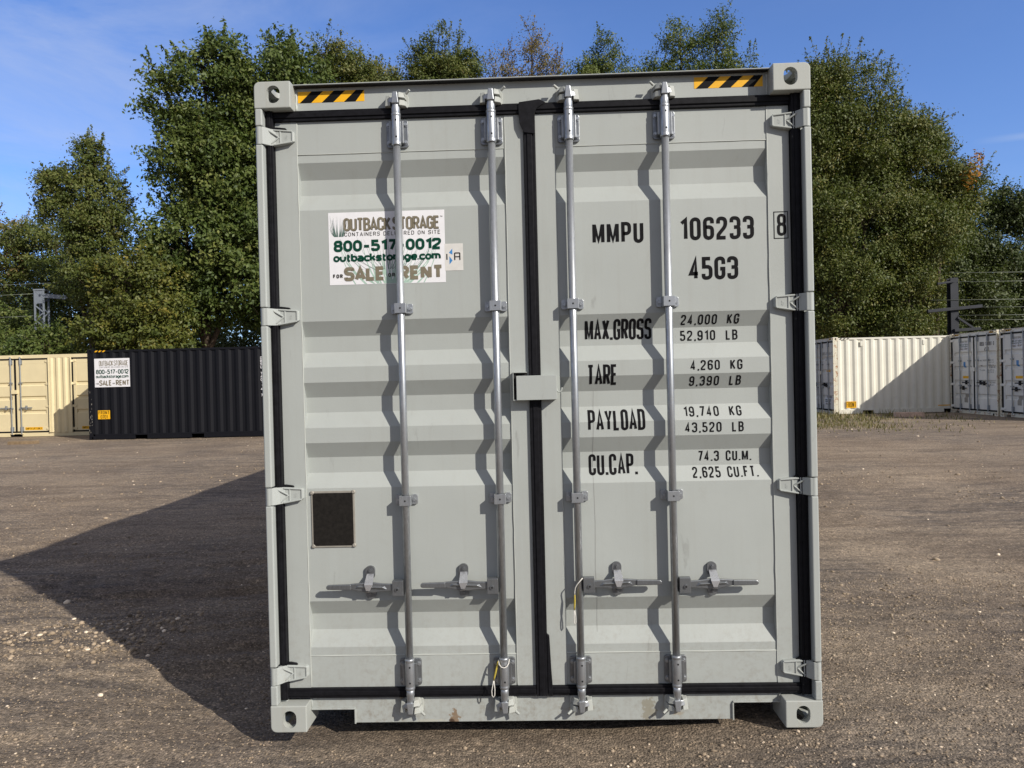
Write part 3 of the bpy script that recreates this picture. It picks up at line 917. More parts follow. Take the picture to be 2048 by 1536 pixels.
    if side > 0: kmb.box(x + .017, x + .066, .010, .038, hz - .034, hz + .034)
    else: kmb.box(x - .066, x - .017, .010, .038, hz - .034, hz + .034)
    kmb.cyl((hx(.044), .010, hz - .004), (hx(.044), .004, hz - .004), .0085, n=10)
    kmb.cyl((hx(.044), .004, hz - .004), (hx(.044), .0035, hz - .004), .005, n=10, mi=1)
    kmb.build("handle_hub", [galv2, M['dark']], bar, 0.003)
    # hasp that holds the handle
    cx = hx(.172)
    rmb = MB()
    rmb.prism(rr_poly(cx, hz - .034, .044, .050, .020, 6), .058, .0705, 1)
    rmb.prism(rr_poly(cx - .002, hz + .060, .042, .060, .019, 6), .058, .0705, 1)
    bolt(rmb, cx, .058, hz - .036, .0078, 1); bolt(rmb, cx - .001, .058, hz + .070, .0078, 1)
    rmb.hexa([(cx - .016, .050, hz + .052), (cx + .016, .050, hz + .052), (cx + .016, .056, hz + .056), (cx - .016, .056, hz + .056),
              (cx - .018, .004, hz + .018), (cx + .020, .004, hz + .018), (cx + .020, .010, hz + .024), (cx - .018, .010, hz + .024)][::1])
    rmb.hexa([(cx - .018, .0035, hz + .020), (cx + .020, .0035, hz + .020), (cx + .020, .0095, hz + .022), (cx - .018, .0095, hz + .022),
              (cx - .009, .002, hz - .006), (cx + .008, .002, hz - .006), (cx + .008, .008, hz - .004), (cx - .009, .008, hz - .004)])
    rmb.box(cx - .017, cx + .017, .030, .050, hz - .022, hz - .010)
    rmb.build("handle_catch", [M['zinc'], galv2], bar, 0.0015)
    return bar

def keepers(parent, x, side, H, pnt):
    """cam keeper lugs, welded to header or sill: at = 'top' / 'bottom' chosen by parent"""
    for zc, sg, par in ((H - .088, 1, parent[0]), (.096, -1, parent[1])):
        k = MB()
        k.prism(rr_poly(x + .008, zc, .070, .056, .010), .062, .078)
        k.hexa([(x + .014, .020, zc - .026), (x + .036, .034, zc - .026), (x + .044, .070, zc - .030), (x + .010, .070, zc - .030),
                (x + .016, .022, zc - .004), (x + .032, .032, zc - .004), (x + .040, .070, zc - .002), (x + .012, .070, zc - .002)])
        k.hexa([(x + .012, .018, zc + .004), (x + .034, .030, zc + .004), (x + .038, .070, zc + .004), (x + .010, .070, zc + .004),
                (x + .014, .020, zc + .026), (x + .028, .034, zc + .026), (x + .032, .070, zc + .030), (x + .010, .070, zc + .030)])
        k.hexa([(x - .040, .036, zc - .024), (x - .020, .030, zc - .024), (x - .018, .070, zc - .026), (x - .042, .070, zc - .026),
                (x - .036, .040, zc + .018), (x - .020, .034, zc + .018), (x - .018, .070, zc + .022), (x - .038, .070, zc + .022)])
        k.cyl((x + .038, .040, zc + .024 * sg), (x + .052, .030, zc + .034 * sg), .006, .005, n=8)
        k.v = [(x + (a_ - x) * 1.22, .078 + (b_ - .078) * 1.05, zc + (c_ - zc) * 1.12) for a_, b_, c_ in k.v]
        if side > 0: k.mirror_x(x)
        k.build("cam_keeper", pnt, par, 0.004)

def gasket_mb(x0, x1, zb, zt, sides, wl=.038, wr=.043, wt=.046, wb=.044, centre=None):
    mb = MB()
    yf, yk = .048, .072
    def strip_v(a, b, yq=.048):
        mb.box(a, b, yq + .004, yk, zb, zt)
        mb.box(a + (b - a) * .28, a + (b - a) * .74, yq, yk - .003, zb + .002, zt - .002)
    def strip_h(z0, z1, a, b):
        mb.box(a, b, yf + .007, yk - .001, z0, z1)
        mb.box(a + .001, b - .001, yf + .001, yk - .004, z0 + (z1 - z0) * .30, z0 + (z1 - z0) * .74)
    if 'L' in sides: strip_v(x0 - wl + .005, x0 - .001, .034)
    if 'R' in sides: strip_v(x1 + .002, x1 + wr, .034)
    a = x0 - (wl * .6 if 'L' in sides else 0); b = x1 + (wr * .6 if 'R' in sides else 0)
    strip_h(zt - wt, zt, a, b); strip_h(zb, zb + wb, a, b)
    if centre: strip_v(*centre)
    return mb

# ------------------------------------------------------------------ the big grey container
L40, W8, HC = 12.19, 2.438, 2.896
root = empty("shipping_container")
tag(root, "large light grey shipping container seen door-end on, nearest to the camera on the gravel", "shipping container")
castings(root, W8, L40, HC, M['grey_cast'])
HZL, HZR = (2.661, 1.856, 1.053, .248), (2.660, 1.861, 1.053, .245)
# corner posts, front ones broken by the hinge knuckles
def post(hz, mir):
    mb = MB()
    zs = [.118] + [q for z in sorted(hz) for q in (z - .041, z + .041)] + [2.778]
    for a, b in zip(zs[0::2], zs[1::2]):
        mb.box(.0015, .033, 0.001, .052, a, b)
    mb.box(.001, .060, .052, .150, .112, 2.784)
    if mir: mb.mirror_x(W8 / 2)
    return mb
post(HZL, False).build("corner_post", M['grey'], root, .006, 3)
post(HZR, True).build("corner_post", M['grey'], root, .006, 3)
for xx in (0.0, W8 - .06):
    mb = MB(); mb.box(xx + .001, xx + .059, L40 - .1, L40 - .002, .112, 2.784); mb.build("corner_post", M['grey'], root, .005)
# header
mb = MB()
mb.box(.160, W8 - .160, .075, .115, 2.772, 2.8885)
mb.box(.150, W8 - .150, .040, .16, 2.8895, 2.8945)
mb.box(.050, W8 - .050, .090, .14, 2.740, 2.7715)
header = mb.build("header", M['grey'], root, .002)
mb = MB(); mb.box(.166, W8 - .166, .041, .0745, 2.8868, 2.8893); mb.build("dark_lip_strip", M['dark'], header)  # thin dark strip added along the lip's underside so that edge reads dark
# bead lines at the castings
mb = MB()
wobble_bead(mb, (.165, .073, 2.782), (.165, .073, 2.886), .0055, 5, 0, .012)
mb.build("weld", M['weld'], header)
mb = MB(); wobble_bead(mb, (2.273, .073, 2.782), (2.273, .073, 2.886), .0055, 6, 0, .012)
mb.build("weld", M['weld'], header)
# sill with fork notches
mb = MB()
mb.prism([(.160, .069), (.352, .069), (.358, .064), (.359, .006), (2.070, .006), (2.071, .074), (2.078, .082), (2.280, .082), (2.280, .130), (.160, .130)], .075, .090)
mb.box(.162, .362, .066, .25, .0695, .0765)
mb.box(.3595, .3665, .066, .25, .004, .0690)
mb.box(2.066, 2.278, .066, .25, .0825, .0895)
mb.box(2.0625, 2.0695, .066, .25, .004, .0820)
mb.box(.060, W8 - .060, .0905, .17, .1305, .1345)
wobble_bead(mb, (.165, .073, .083), (.163, .073, .128), .006, 7, 0, .012)
wobble_bead(mb, (2.275, .073, .09), (2.275, .073, .128), .006, 8, 0, .012)
sill = mb.build("sill", M['grey_sill'], root, .002)
# body
mb = MB(); corr_side(mb, 0.004, -1, .15, L40 - .1, .16, 2.81, .036); mb.build("side_panel", M['grey'], root)
mb = MB(); corr_side(mb, W8 - .004, 1, .15, L40 - .1, .16, 2.81, .036); mb.build("side_panel", M['grey'], root)
for xx in (.0, W8 - .06):
    mb = MB(); mb.box(xx + .002, xx + .058, .18, L40 - .18, 2.812, 2.872); mb.build("top_rail", M['grey'], root, .003)
    mb = MB(); mb.box(xx + .003, xx + .057, .18, L40 - .18, .030, .158); mb.build("bottom_rail", M['grey'], root, .003)
mb = MB(); mb.box(.058, W8 - .058, .16, L40 - .05, 2.862, 2.868); mb.build("roof", M['grey'], root)
mb = MB(); mb.box(.06, W8 - .06, .17, L40 - .06, .140, .170)
for k in range(38):
    mb.box(.058, W8 - .058, .30 + k * .31, .345 + k * .31, .030, .139)
mb.build("floor", M['dark'], root)
mb = MB(); mb.box(.06, W8 - .06, L40 - .06, L40 - .03, .12, 2.80); mb.build("end_wall", M['grey'], root)
# hazard stripes on the header
def hazard(x0, x1, z0, z1, n_, slope, parent, first=.02):
    mb = MB(); y = .0742
    b = mb.verts([(x0, y, z0), (x1, y, z0), (x1, y, z1), (x0, y, z1)]); mb.face([b, b + 1, b + 2, b + 3], False, 0)
    per = (x1 - x0) / n_
    for k in range(n_):
        a = x0 + first + k * per
        w = per * .52
        pts = [(a, z0), (a + w, z0), (a + w + slope, z1), (a + slope, z1)]
        pts = [(max(x0, min(x1, p)), q) for p, q in pts]
        b = mb.verts([(p, y - .0004, q) for p, q in pts]); mb.face([b, b + 1, b + 2, b + 3], False, 1)
    mb.build("hazard_stripe", [M['yellow'], M['black_ink']], parent)
hazard(.173, .476, 2.823, 2.874, 3, .055, header, .008)
hazard(1.953, 2.256, 2.826, 2.876, 3, .055, header, .008)

# doors
XL0, XL1, XR0, XR1 = .067, 1.188, 1.241, 2.362
ZB, ZT = .172, 2.735
dl = leaf_mb(XL0, XL1, ZB, ZT, BANDS, .099, .083, 2.588, .315, True, 1).build("door", [M['grey'], M['weld']], root, .0022)
dl["label"] = "left door with the printed sale sticker and brown plate"
dr = leaf_mb(XR0, XR1, ZB, ZT, BANDS, .086, .096, 2.588, .315, True, 2).build("door", [M['grey'], M['weld']], root, .0022)
dr["label"] = "right door with black weight lettering"
g = gasket_mb(XL0, XL1, .128, 2.782, 'L', centre=(1.189, 1.2395))
g.prism([(1.190, 2.648), (1.2405, 2.640), (1.2405, 2.735), (1.250, 2.752), (1.290, 2.779), (1.262, 2.793), (1.172, 2.783), (1.168, 2.765), (1.172, 2.690)], .0435, .0472)
for hz, dx in ((1.856, 0.05), (1.053, .045), (.248, .04), (2.661, .055)):
    zz = hz + .040
    g.prism([(.040, zz - .003), (.072 + dx, zz - .004), (.066 + dx, zz + .003), (.08, zz + .008), (.05, zz + .007)], .046, .060)
gk = g.build("gasket", M['rubber'], dl, .003)
g = gasket_mb(XR0, XR1, .128, 2.782, 'R')
for hz, dx in ((1.861, 0.03), (1.053, .025), (.245, .03)):
    zz = hz + .040
    g.prism([(2.372 - dx, zz - .003), (2.398, zz - .003), (2.396, zz + .006), (2.36, zz + .008)], .046, .060)
g.prism([(1.2405, .128), (1.262, .128), (1.262, .172), (1.258, .24), (1.252, .40), (1.2405, .41)], .050, .063)
g.build("gasket", M['rubber'], dr, .003)
# dark backing behind the seals
mb = MB(); mb.box(.05, W8 - .05, .117, .119, .135, 2.77); mb.build("seal_backing", M['dark'], root)
for par, hzs, mir in ((dl, HZL, 0), (dr, HZR, 1)):
    for z in hzs:
        h = hinge_mb()
        h.v = [(x, y, zz + z) for x, y, zz in h.v]
        if mir: h.mirror_x(W8 / 2)
        h.build("hinge", M['grey'], par, .0022)
BARX = (.624, 1.047, 1.390, 1.812)
HSIDE = (-1, -1, 1, 1)
HANZ = (.634, .637, .635, .628)
for x, sd, hz in zip(BARX, HSIDE, HANZ):
    locking_bar(root, x, sd, HC, hz, (M['galv'], M['galv2'], M['grey']))
    keepers((header, sill), x, sd, HC, M['grey_cast'])
# lock box
mb = MB()
mb.box(1.132, 1.3095, .011, .016, 1.459, 1.5665)
mb.box(1.305, 1.3095, .0165, .066, 1.459, 1.5665)
mb.box(1.137, 1.3045, .0165, .066, 1.562, 1.5668)
mb.box(1.245, 1.3045, .060, .0655, 1.459, 1.5615)
mb.tube([(1.310, .034, 1.506), (1.311, .034, 1.498), (1.317, .034, 1.4915), (1.325, .034, 1.492), (1.331, .034, 1.498), (1.334, .034, 1.511)], .0035, 8)
mb.build("lock_box", M['grey'], dr, .0015)
mb = MB()
mb.box(1.1165, 1.1195, .018, .066, 1.457, 1.584)
mb.box(1.1200, 1.180, .018, .066, 1.580, 1.584)
mb.box(1.1200, 1.180, .018, .066, 1.457, 1.461)
mb.box(1.1200, 1.180, .062, .0655, 1.4615, 1.5795, 1)
mb.box(1.1197, 1.130, .030, .0615, 1.4615, 1.5795, 1)
mb.build("lock_staple", [M['grey'], M['dark']], dl, .001)
# brown plate with riveted rim
mb = MB()
mb.prism(rr_poly(.2865, .9375, .198, .256, .012), .0665, .0700, 1)
mb.box(.195, .378, .0645, .0664, .818, 1.057, 0)
for px, pz in ((.194, .816), (.379, .818), (.192, 1.058), (.381, 1.060)):
    mb.cyl((px, .0665, pz), (px, .0615, pz), .010, .006, n=12, mi=1)
mb.build("data_plate", [M['brown_plate'], M['plate_frame']], dl, .001)

# lettering on the right door
def letter(txt, x0, x1, z0, z1, gwf, thf, parent=dr, prof=PROF, zbr=ZBR, mat=None, space=None):
    h = z1 - z0
    for w_ in range(len(txt.split(' '))):
        mb = MB()
        text(mb, txt, x0, z0, h, gwf * h, thf * h, width=x1 - x0, space=None if space is None else space * h, word=w_)
        conform(mb, "lettering", mat or M['black_ink'], parent, prof, zbr)
letter("MMPU", 1.487, 1.714, 2.148, 2.243, .46, .16)
letter("106233", 1.876, 2.203, 2.152, 2.254, .47, .158)
mb = MB(); text(mb, "8", 2.303, 2.160, .098, .040, .0125)
mb.v = [(x, y + Y_FR - .0012, z) for x, y, z in mb.v]
mb.build("lettering", M['black_ink'], dr)
mb = MB()
for a in ([(2.290, 2.149), (2.350, 2.149), (2.350, 2.266), (2.290, 2.266)],):
    P = [(Vector(p), 0) for p in a]
    ribbon(mb, [p for p, _ in P], True, .0035, 0, 0)
mb.v = [(x, y + Y_FR - .0012, z) for x, y, z in mb.v]
mb.build("lettering_frame", M['black_ink'], dr)
letter("45G3", 1.912, 2.130, 1.975, 2.077, .47, .158)
letter("MAX.GROSS", 1.445, 1.745, 1.719, 1.812, .34, .130)
letter("TARE", 1.449, 1.585, 1.516, 1.609, .35, .130)
letter("PAYLOAD", 1.448, 1.704, 1.312, 1.405, .35, .130)
letter("CU.CAP.", 1.449, 1.669, 1.110, 1.204, .35, .130)
SP = .85
letter("24,000 KG", 1.876, 2.135, 1.778, 1.822, .51, .152, space=SP)
letter("52,910 LB", 1.874, 2.131, 1.707, 1.753, .51, .152, space=SP)
letter("4,260 KG", 1.910, 2.140, 1.573, 1.618, .51, .152, space=SP)
letter("9,390 LB", 1.907, 2.137, 1.503, 1.547, .51, .152, space=SP)
letter("19,740 KG", 1.879, 2.136, 1.366, 1.411, .51, .152, space=SP)
letter("43,520 LB", 1.880, 2.140, 1.296, 1.341, .51, .152, space=SP)
letter("74.3 CU.M.", 1.942, 2.181, 1.162, 1.209, .47, .152, space=.5)
letter("2,625 CU.FT.", 1.913, 2.205, 1.091, 1.138, .47, .152, space=.5)

mb = MB()
ribbon(mb, [Vector(p) for p in ((1.478, 1.49), (1.470, 1.30), (1.466, 1.12), (1.470, .90), (1.466, .70), (1.472, .52), (1.470, .40))], False, .0020, 0, 0)
conform(mb, "scratch", plain("scratch_grey", (0.27, 0.275, 0.265), 0.6), dr, PROF, ZBR, .0006)
# the printed sale sticker: sheet plus inks, one mesh
STK_M = [M['white_sheet'], M['taupe'], M['taupe_dark'], M['green_ink'], M['grass_ink'], M['grass_ink2']]
def sale_sticker(x0, z0, w, h, simple=False):
    mb = MB()
    b = mb.verts([(x0, 0, z0), (x0 + w, 0, z0), (x0 + w, 0, z0 + h), (x0, 0, z0 + h)])
    mb.face([b, b + 1, b + 2, b + 3], False, 0)
    X = lambda u: x0 + u * w
    Z = lambda v: z0 + v * h
    rnd = random.Random(4)
    def blade(u0, v0, u1, v1, wd, mi, y):
        a, c = Vector((X(u0), Z(v0))), Vector((X(u1), Z(v1)))
        mid_ = (a + c) / 2 + Vector(((c.x - a.x) * .18, 0))
        pts = [a, a.lerp(mid_, .5) + (mid_ - (a + c) / 2) * .3, mid_, c]
        L_, R_ = [], []
        for i, p in enumerate(pts):
            ww = wd * w * (1 - i / 3.0) + .0003
            L_.append((p.x - ww / 2, y, p.y)); R_.append((p.x + ww / 2, y, p.y))
        o = mb.verts(L_ + R_)
        for i in range(3):
            mb.face([o + i, o + 4 + i, o + 5 + i, o + i + 1], False, mi)
    if not simple:
        for k in range(46):     # big pale tuft in the middle
            u = rnd.gauss(.52, .13); sp = (u - .52) * 1.5 + rnd.uniform(-.12, .12)
            if not .2 < u < .82: continue
            blade(u, .005, min(.93, max(.08, u + sp)), rnd.uniform(.30, .68), rnd.uniform(.010, .022), 4, -.0002 - k * 3e-6)
        for k in range(26):
            u = rnd.gauss(.52, .12); sp = (u - .52) * 1.7 + rnd.uniform(-.1, .1)
            blade(u, .20, min(.9, max(.1, u + sp)), rnd.uniform(.5, .70), rnd.uniform(.003, .006), 5, -.0004 - k * 3e-6)
        for k in range(26):     # small dark tuft top left
            u = rnd.uniform(.05, .125)
            blade(u, .665, u + (u - .085) * rnd.uniform(.3, 1.4), rnd.uniform(.78, .965), rnd.uniform(.004, .008), 5 if k % 3 else 3, -.0004 - k * 3e-6)
    if not simple:
        text(mb, "OUTBACK", X(.134), Z(.736), .18 * h, .056 * w, .017 * w, width=.405 * w, mi=2, y=-.0006)
        text(mb, "STORAGE", X(.556), Z(.736), .18 * h, .056 * w, .017 * w, width=.402 * w, mi=2, y=-.0006)
    text(mb, "OUTBACK", X(.130), Z(.742), .18 * h, .056 * w, .0165 * w, width=.405 * w, mi=1, y=-.0012)
    text(mb, "STORAGE", X(.552), Z(.742), .18 * h, .056 * w, .0165 * w, width=.402 * w, mi=1, y=-.0012)
    text(mb, "CONTAINERS DELIVERED ON SITE", X(.136), Z(.667), .056 * h, .024 * w, .0046 * w, width=.825 * w, mi=2, y=-.0008, space=.022 * w)
    text(mb, "800-517-0012", X(.042), Z(.455), .160 * h, .078 * w, .0240 * w, width=.925 * w, mi=3, y=-.0012)
    text(mb, "outbackstorage.com", X(.036), Z(.315), .118 * h, .058 * w, .0175 * w, width=.925 * w, mi=3, y=-.0012)
    text(mb, "FOR", X(.030), Z(.092), .055 * h, .024 * w, .0085 * w, width=.085 * w, mi=2, y=-.0012)
    text(mb, "SALE", X(.125), Z(.048), .195 * h, .092 * w, .031 * w, width=.355 * w, mi=1, y=-.0012)
    text(mb, "OR", X(.505), Z(.092), .055 * h, .026 * w, .0085 * w, width=.060 * w, mi=2, y=-.0012)
    text(mb, "RENT", X(.595), Z(.048), .195 * h, .092 * w, .031 * w, width=.385 * w, mi=1, y=-.0012)
    if not simple:
        text(mb, "TM", X(.963), Z(.90), .018 * h, .008 * w, .002 * w, mi=2, y=-.0008)
    return mb
mb = sale_sticker(.298, 1.997, .527, .326)
conform(mb, "sticker", STK_M, dl, PROF, ZBR)
# small maker's sticker overlapping its right edge
mb = MB()
b = mb.verts([(.822, -.0003, 2.048), (.905, -.0003, 2.048), (.905, -.0003, 2.169), (.822, -.0003, 2.169)]); mb.face([b, b + 1, b + 2, b + 3])
text(mb, "I", .829, 2.094, .032, .008, .0055, mi=1, y=-.0006)
for tri in ([(.857, 2.128), (.857, 2.146), (.841, 2.127)], [(.857, 2.146), (.857, 2.118), (.841, 2.127)], [(.841, 2.113), (.857, 2.094), (.843, 2.076)]):
    pass
for pts in ([(.857, 2.119), (.857, 2.147), (.841, 2.128)], [(.843, 2.112), (.857, 2.093), (.843, 2.075)]):
    b = mb.verts([(p, -.0006, q) for p, q in pts]); mb.face([b, b + 1, b + 2] if pts[0][0] > .85 else [b + 2, b + 1, b], False, 2)
A2 = [(Vector(p), r) for p, r in (((.867, 2.094), 0), ((.867, 2.126), .4), ((.890, 2.126), .4), ((.890, 2.094), 0))]
ribbon(mb, round_path(A2, False, .006), False, .0055, -.0006, 1)
ribbon(mb, [Vector((.867, 2.109)), Vector((.890, 2.109))], False, .005, -.0007, 1)
conform(mb, "maker_sticker", [M['cream_sheet'], M['black_ink'], M['blue_ink']], dl, PROF, ZBR)

# two seal cables left on the bars
def seal_cable(label, loop, sleeve, tail):
    o = empty("seal_cable", loop[0]); tag(o, label, "seal cable", "wire seals on the door bars")
    off = Vector(loop[0])
    mb = MB(); mb.tube([Vector(p) - off for p in loop], .0026, 6)
    mb.build("cable", M['rope'], o)
    mb = MB(); mb.tube([Vector(p) - off for p in tail], .0022, 6); mb.build("end_loop", M['rope'], o)
    mb = MB(); mb.tube([Vector(p) - off for p in sleeve], [.003, .0042, .0045, .0042, .003], 7); mb.build("sleeve", M['rope_yellow'], o)
seal_cable("white and yellow wire seal looped round a bar guide low on the left door",
           [(1.022, .030, .303), (1.026, .010, .290), (1.036, .006, .279), (1.048, .0055, .276), (1.060, .008, .281), (1.068, .014, .292), (1.071, .030, .305)],
           [(1.022, .022, .300), (1.015, .020, .275), (1.009, .018, .250), (1.004, .017, .232), (1.000, .018, .216)],
           [(1.000, .018, .218), (.995, .016, .195), (.990, .016, .170), (.991, .016, .150), (.997, .016, .141), (1.003, .016, .150), (1.004, .017, .175), (1.001, .018, .215)])
seal_cable("dirty wire seal hanging from a handle hub on the right door's first locking bar",
           [(1.404, .012, .668), (1.392, .010, .655), (1.379, .010, .640), (1.371, .014, .625), (1.368, .018, .605), (1.368, .020, .588)],
           [(1.368, .020, .592), (1.368, .019, .574), (1.367, .018, .556), (1.366, .018, .540), (1.365, .018, .524)],
           [(1.365, .018, .526), (1.362, .017, .500), (1.362, .017, .470), (1.366, .017, .462), (1.371, .017, .470), (1.370, .017, .500), (1.366, .018, .525)])

# ------------------------------------------------------------------ ground
GROUND_UP = 0.06
rng = np.random.default_rng(7)
def vnoise(x, y, seed):
    """smooth value noise, vectorised"""
    xi, yi = np.floor(x).astype(np.int64), np.floor(y).astype(np.int64)
    fx, fy = x - xi, y - yi
    fx, fy = fx * fx * (3 - 2 * fx), fy * fy * (3 - 2 * fy)
    def h(a, b):
        k = (a * 374761393 + b * 668265263 + seed * 1274126177) & 0xFFFFFFFF
        k = ((k ^ (k >> 13)) * 1274126177) & 0xFFFFFFFF
        return ((k ^ (k >> 16)) & 0xFFFF) / 65535.0
    return (h(xi, yi) * (1 - fx) + h(xi + 1, yi) * fx) * (1 - fy) + (h(xi, yi + 1) * (1 - fx) + h(xi + 1, yi + 1) * fx) * fy - 0.5

def ground_z(x, y):
    x = np.asarray(x, float); y = np.asarray(y, float)
    t = np.clip((y - 7) / 8, 0, 1); rise = GROUND_UP * t * t * (3 - 2 * t)
    dist = np.hypot(x - 1.2, y + 3.2)
    near = np.clip(1.6 - dist / 14, 0, 1)
    z = 0.05 * vnoise(x * .35, y * .35, 1) + 0.026 * vnoise(x * 1.3 + 9, y * 1.3, 2)
    z += near * (0.014 * vnoise(x * 4.1, y * 4.1, 3) + 0.009 * vnoise(x * 9.7, y * 9.7, 4) + 0.007 * vnoise(x * 21, y * 21, 5))
    # tyre ruts: ridges drawn out along a shallow diagonal, left of the container
    a = R(24)
    u, v = x * math.cos(a) + y * math.sin(a), -x * math.sin(a) + y * math.cos(a)
    rut = vnoise(u * .55, v * 5.0, 6) + .7 * vnoise(u * 1.3, v * 11.0, 7)
    left = np.clip((-x + .4) / 1.2, 0, 1) * np.clip((5.5 - x * -.6 - y) / 2, 0, 1)
    z += near * (0.014 + 0.042 * left) * rut
    # lug prints of a tread
    tr = np.clip(1 - np.abs(v - 3.3) / .28, 0, 1) * np.clip((-x) / 1.5, 0, 1)
    z += near * .012 * tr * np.sin(u * 26 + 3 * v)
    z *= np.clip((dist - 1) / 2, .3, 1)
    # level where the containers stand
    flat = np.maximum.reduce([np.clip(1 - np.maximum(np.abs(x - 1.22) - 1.3, np.maximum(-y - .1, y - 12.4)) / .5, 0, 1) * (np.ones_like(x))])
    z = z * (1 - flat * .7)
    far = np.clip((dist - 12) / 6, 0, 1)
    z = z * (1 - far * .7)
    # the yard falls away a little under the raised left and middle of the container
    q = np.hypot(np.maximum(np.maximum(-.5 - x, x - 1.5), 0), np.maximum(np.maximum(-.2 - y, y - 12.2), 0))
    z = z - .075 * np.clip(1 - q / 1.3, 0, 1) ** 1.5
    return z + rise - 0.006
def axis(lo, hi, step, far_lo, far_hi):
    a = list(np.arange(lo, hi + 1e-6, step))
    s = step
    while a[-1] < far_hi: s *= 1.13; a.append(a[-1] + s)
    s = step; b = [a[0]]
    while b[-1] > far_lo: s *= 1.13; b.append(b[-1] - s)
    return np.array(b[:0:-1] + a)
gx = axis(-7.5, 7.5, .035, -900, 900)
gy = axis(-1.4, 7.0, .035, -400, 1500)
GX, GY = np.meshgrid(gx, gy)
GZ = ground_z(GX, GY)
def grid_mesh(name, X, Y, Z):
    h, w = X.shape
    me = bpy.data.meshes.new(name)
    co = np.stack([X, Y, Z], -1).reshape(-1, 3).astype(np.float32)
    idx = np.arange(h * w).reshape(h, w)
    q = np.stack([idx[:-1, :-1], idx[:-1, 1:], idx[1:, 1:], idx[1:, :-1]], -1).reshape(-1, 4)
    quads_to(me, co, q)
    me.polygons.foreach_set("use_smooth", np.ones(len(q), bool))
    return me
def quads_to(me, co, q):
    k = q.shape[1]
    me.vertices.add(len(co)); me.vertices.foreach_set("co", co.astype(np.float32).ravel())
    me.loops.add(q.size); me.loops.foreach_set("vertex_index", q.astype(np.int32).ravel())
    me.polygons.add(len(q)); me.polygons.foreach_set("loop_start", (np.arange(len(q)) * k).astype(np.int32))
    me.update(calc_edges=True)
def set_tint(me, vals):
    at = me.attributes.new("tint", 'FLOAT', 'POINT')
    at.data.foreach_set("value", vals.astype(np.float32))
gme = grid_mesh("ground", GX, GY, GZ)
tag(link("ground", gme, M['ground']), "brown gravel yard with tyre marks", None, None, "structure")

# loose stones: lumps in many sizes, thicker in drifts
ico = np.array([(0, 0, 1), (.894, 0, .447), (.276, .851, .447), (-.724, .526, .447), (-.724, -.526, .447), (.276, -.851, .447),
                (.724, .526, -.447), (-.276, .851, -.447), (-.894, 0, -.447), (-.276, -.851, -.447), (.724, -.526, -.447), (0, 0, -1)])
icof = np.array([(0, 1, 2), (0, 2, 3), (0, 3, 4), (0, 4, 5), (0, 5, 1), (1, 6, 2), (2, 7, 3), (3, 8, 4), (4, 9, 5), (5, 10, 1),
                 (6, 7, 2), (7, 8, 3), (8, 9, 4), (9, 10, 5), (10, 6, 1), (11, 7, 6), (11, 8, 7), (11, 9, 8), (11, 10, 9), (11, 6, 10)])
def stones(n, xr, yr, smin, smax, power, bright, mask=None):
    x = rng.uniform(*xr, n); y = rng.uniform(*yr, n)
    keep = ~((x > -.03) & (x < 2.47) & (y > .0) & (y < 12.3))
    if mask is not None: keep &= mask(x, y)
    x, y = x[keep], y[keep]; n = len(x)
    s = smin + (smax - smin) * rng.random(n) ** power
    P = ico[None] * (1 + rng.uniform(-.25, .25, (n, 12, 1)))
    P = P * (s[:, None] * np.stack([rng.uniform(.7, 1.3, n), rng.uniform(.7, 1.3, n), rng.uniform(.45, .8, n)], 1))[:, None, :]
    a = rng.uniform(0, 6.28, n); ca, sa = np.cos(a)[:, None], np.sin(a)[:, None]
    X = P[..., 0] * ca - P[..., 1] * sa + x[:, None]; Y = P[..., 0] * sa + P[..., 1] * ca + y[:, None]
    Z = P[..., 2] + (ground_z(x, y) + s * .15)[:, None]
    t = np.clip(rng.normal(.45, .18, n) + (rng.random(n) < bright) * .45, 0, 1)
    return np.stack([X, Y, Z], -1).reshape(-1, 3), n, np.repeat(t, 12)
drift = lambda x, y: (vnoise(x * .9, y * .9, 21) + .5 * vnoise(x * 2.7, y * 2.7, 22) + rng.uniform(-.25, .25, len(x))) > .10
pale = lambda x, y: (np.abs(y - (1.25 + .25 * (x + 1.9))) < .30 + rng.uniform(0, .15, len(x))) & (x < -1.1)
sets = [stones(26000, (-3.2, 5.0), (-1.35, 2.2), .0022, .0075, 2.0, .02),
        stones(9000, (-3.2, 5.0), (-1.35, 2.5), .003, .012, 3.0, .04, drift),
        stones(9000, (-7, 8), (1.5, 8), .004, .016, 3.0, .05, drift),
        stones(3000, (-3.2, -1.0), (.4, 2.0), .004, .021, 3.0, .10, pale),
        stones(3000, (-14, 15), (5, 17), .008, .030, 3.5, .09, drift),
        stones(150, (-12, 14), (0, 17), .014, .036, 3.0, .5)]
co = np.concatenate([s[0] for s in sets]); nn = sum(s[1] for s in sets); tint = np.concatenate([s[2] for s in sets])
me = bpy.data.meshes.new("gravel")
quads_to(me, co, (icof[None] + (np.arange(nn) * 12)[:, None, None]).reshape(-1, 3))
set_tint(me, tint)
tag(link("gravel", me, M['stone']), "loose stones and grit scattered over the yard", None, None, "stuff")

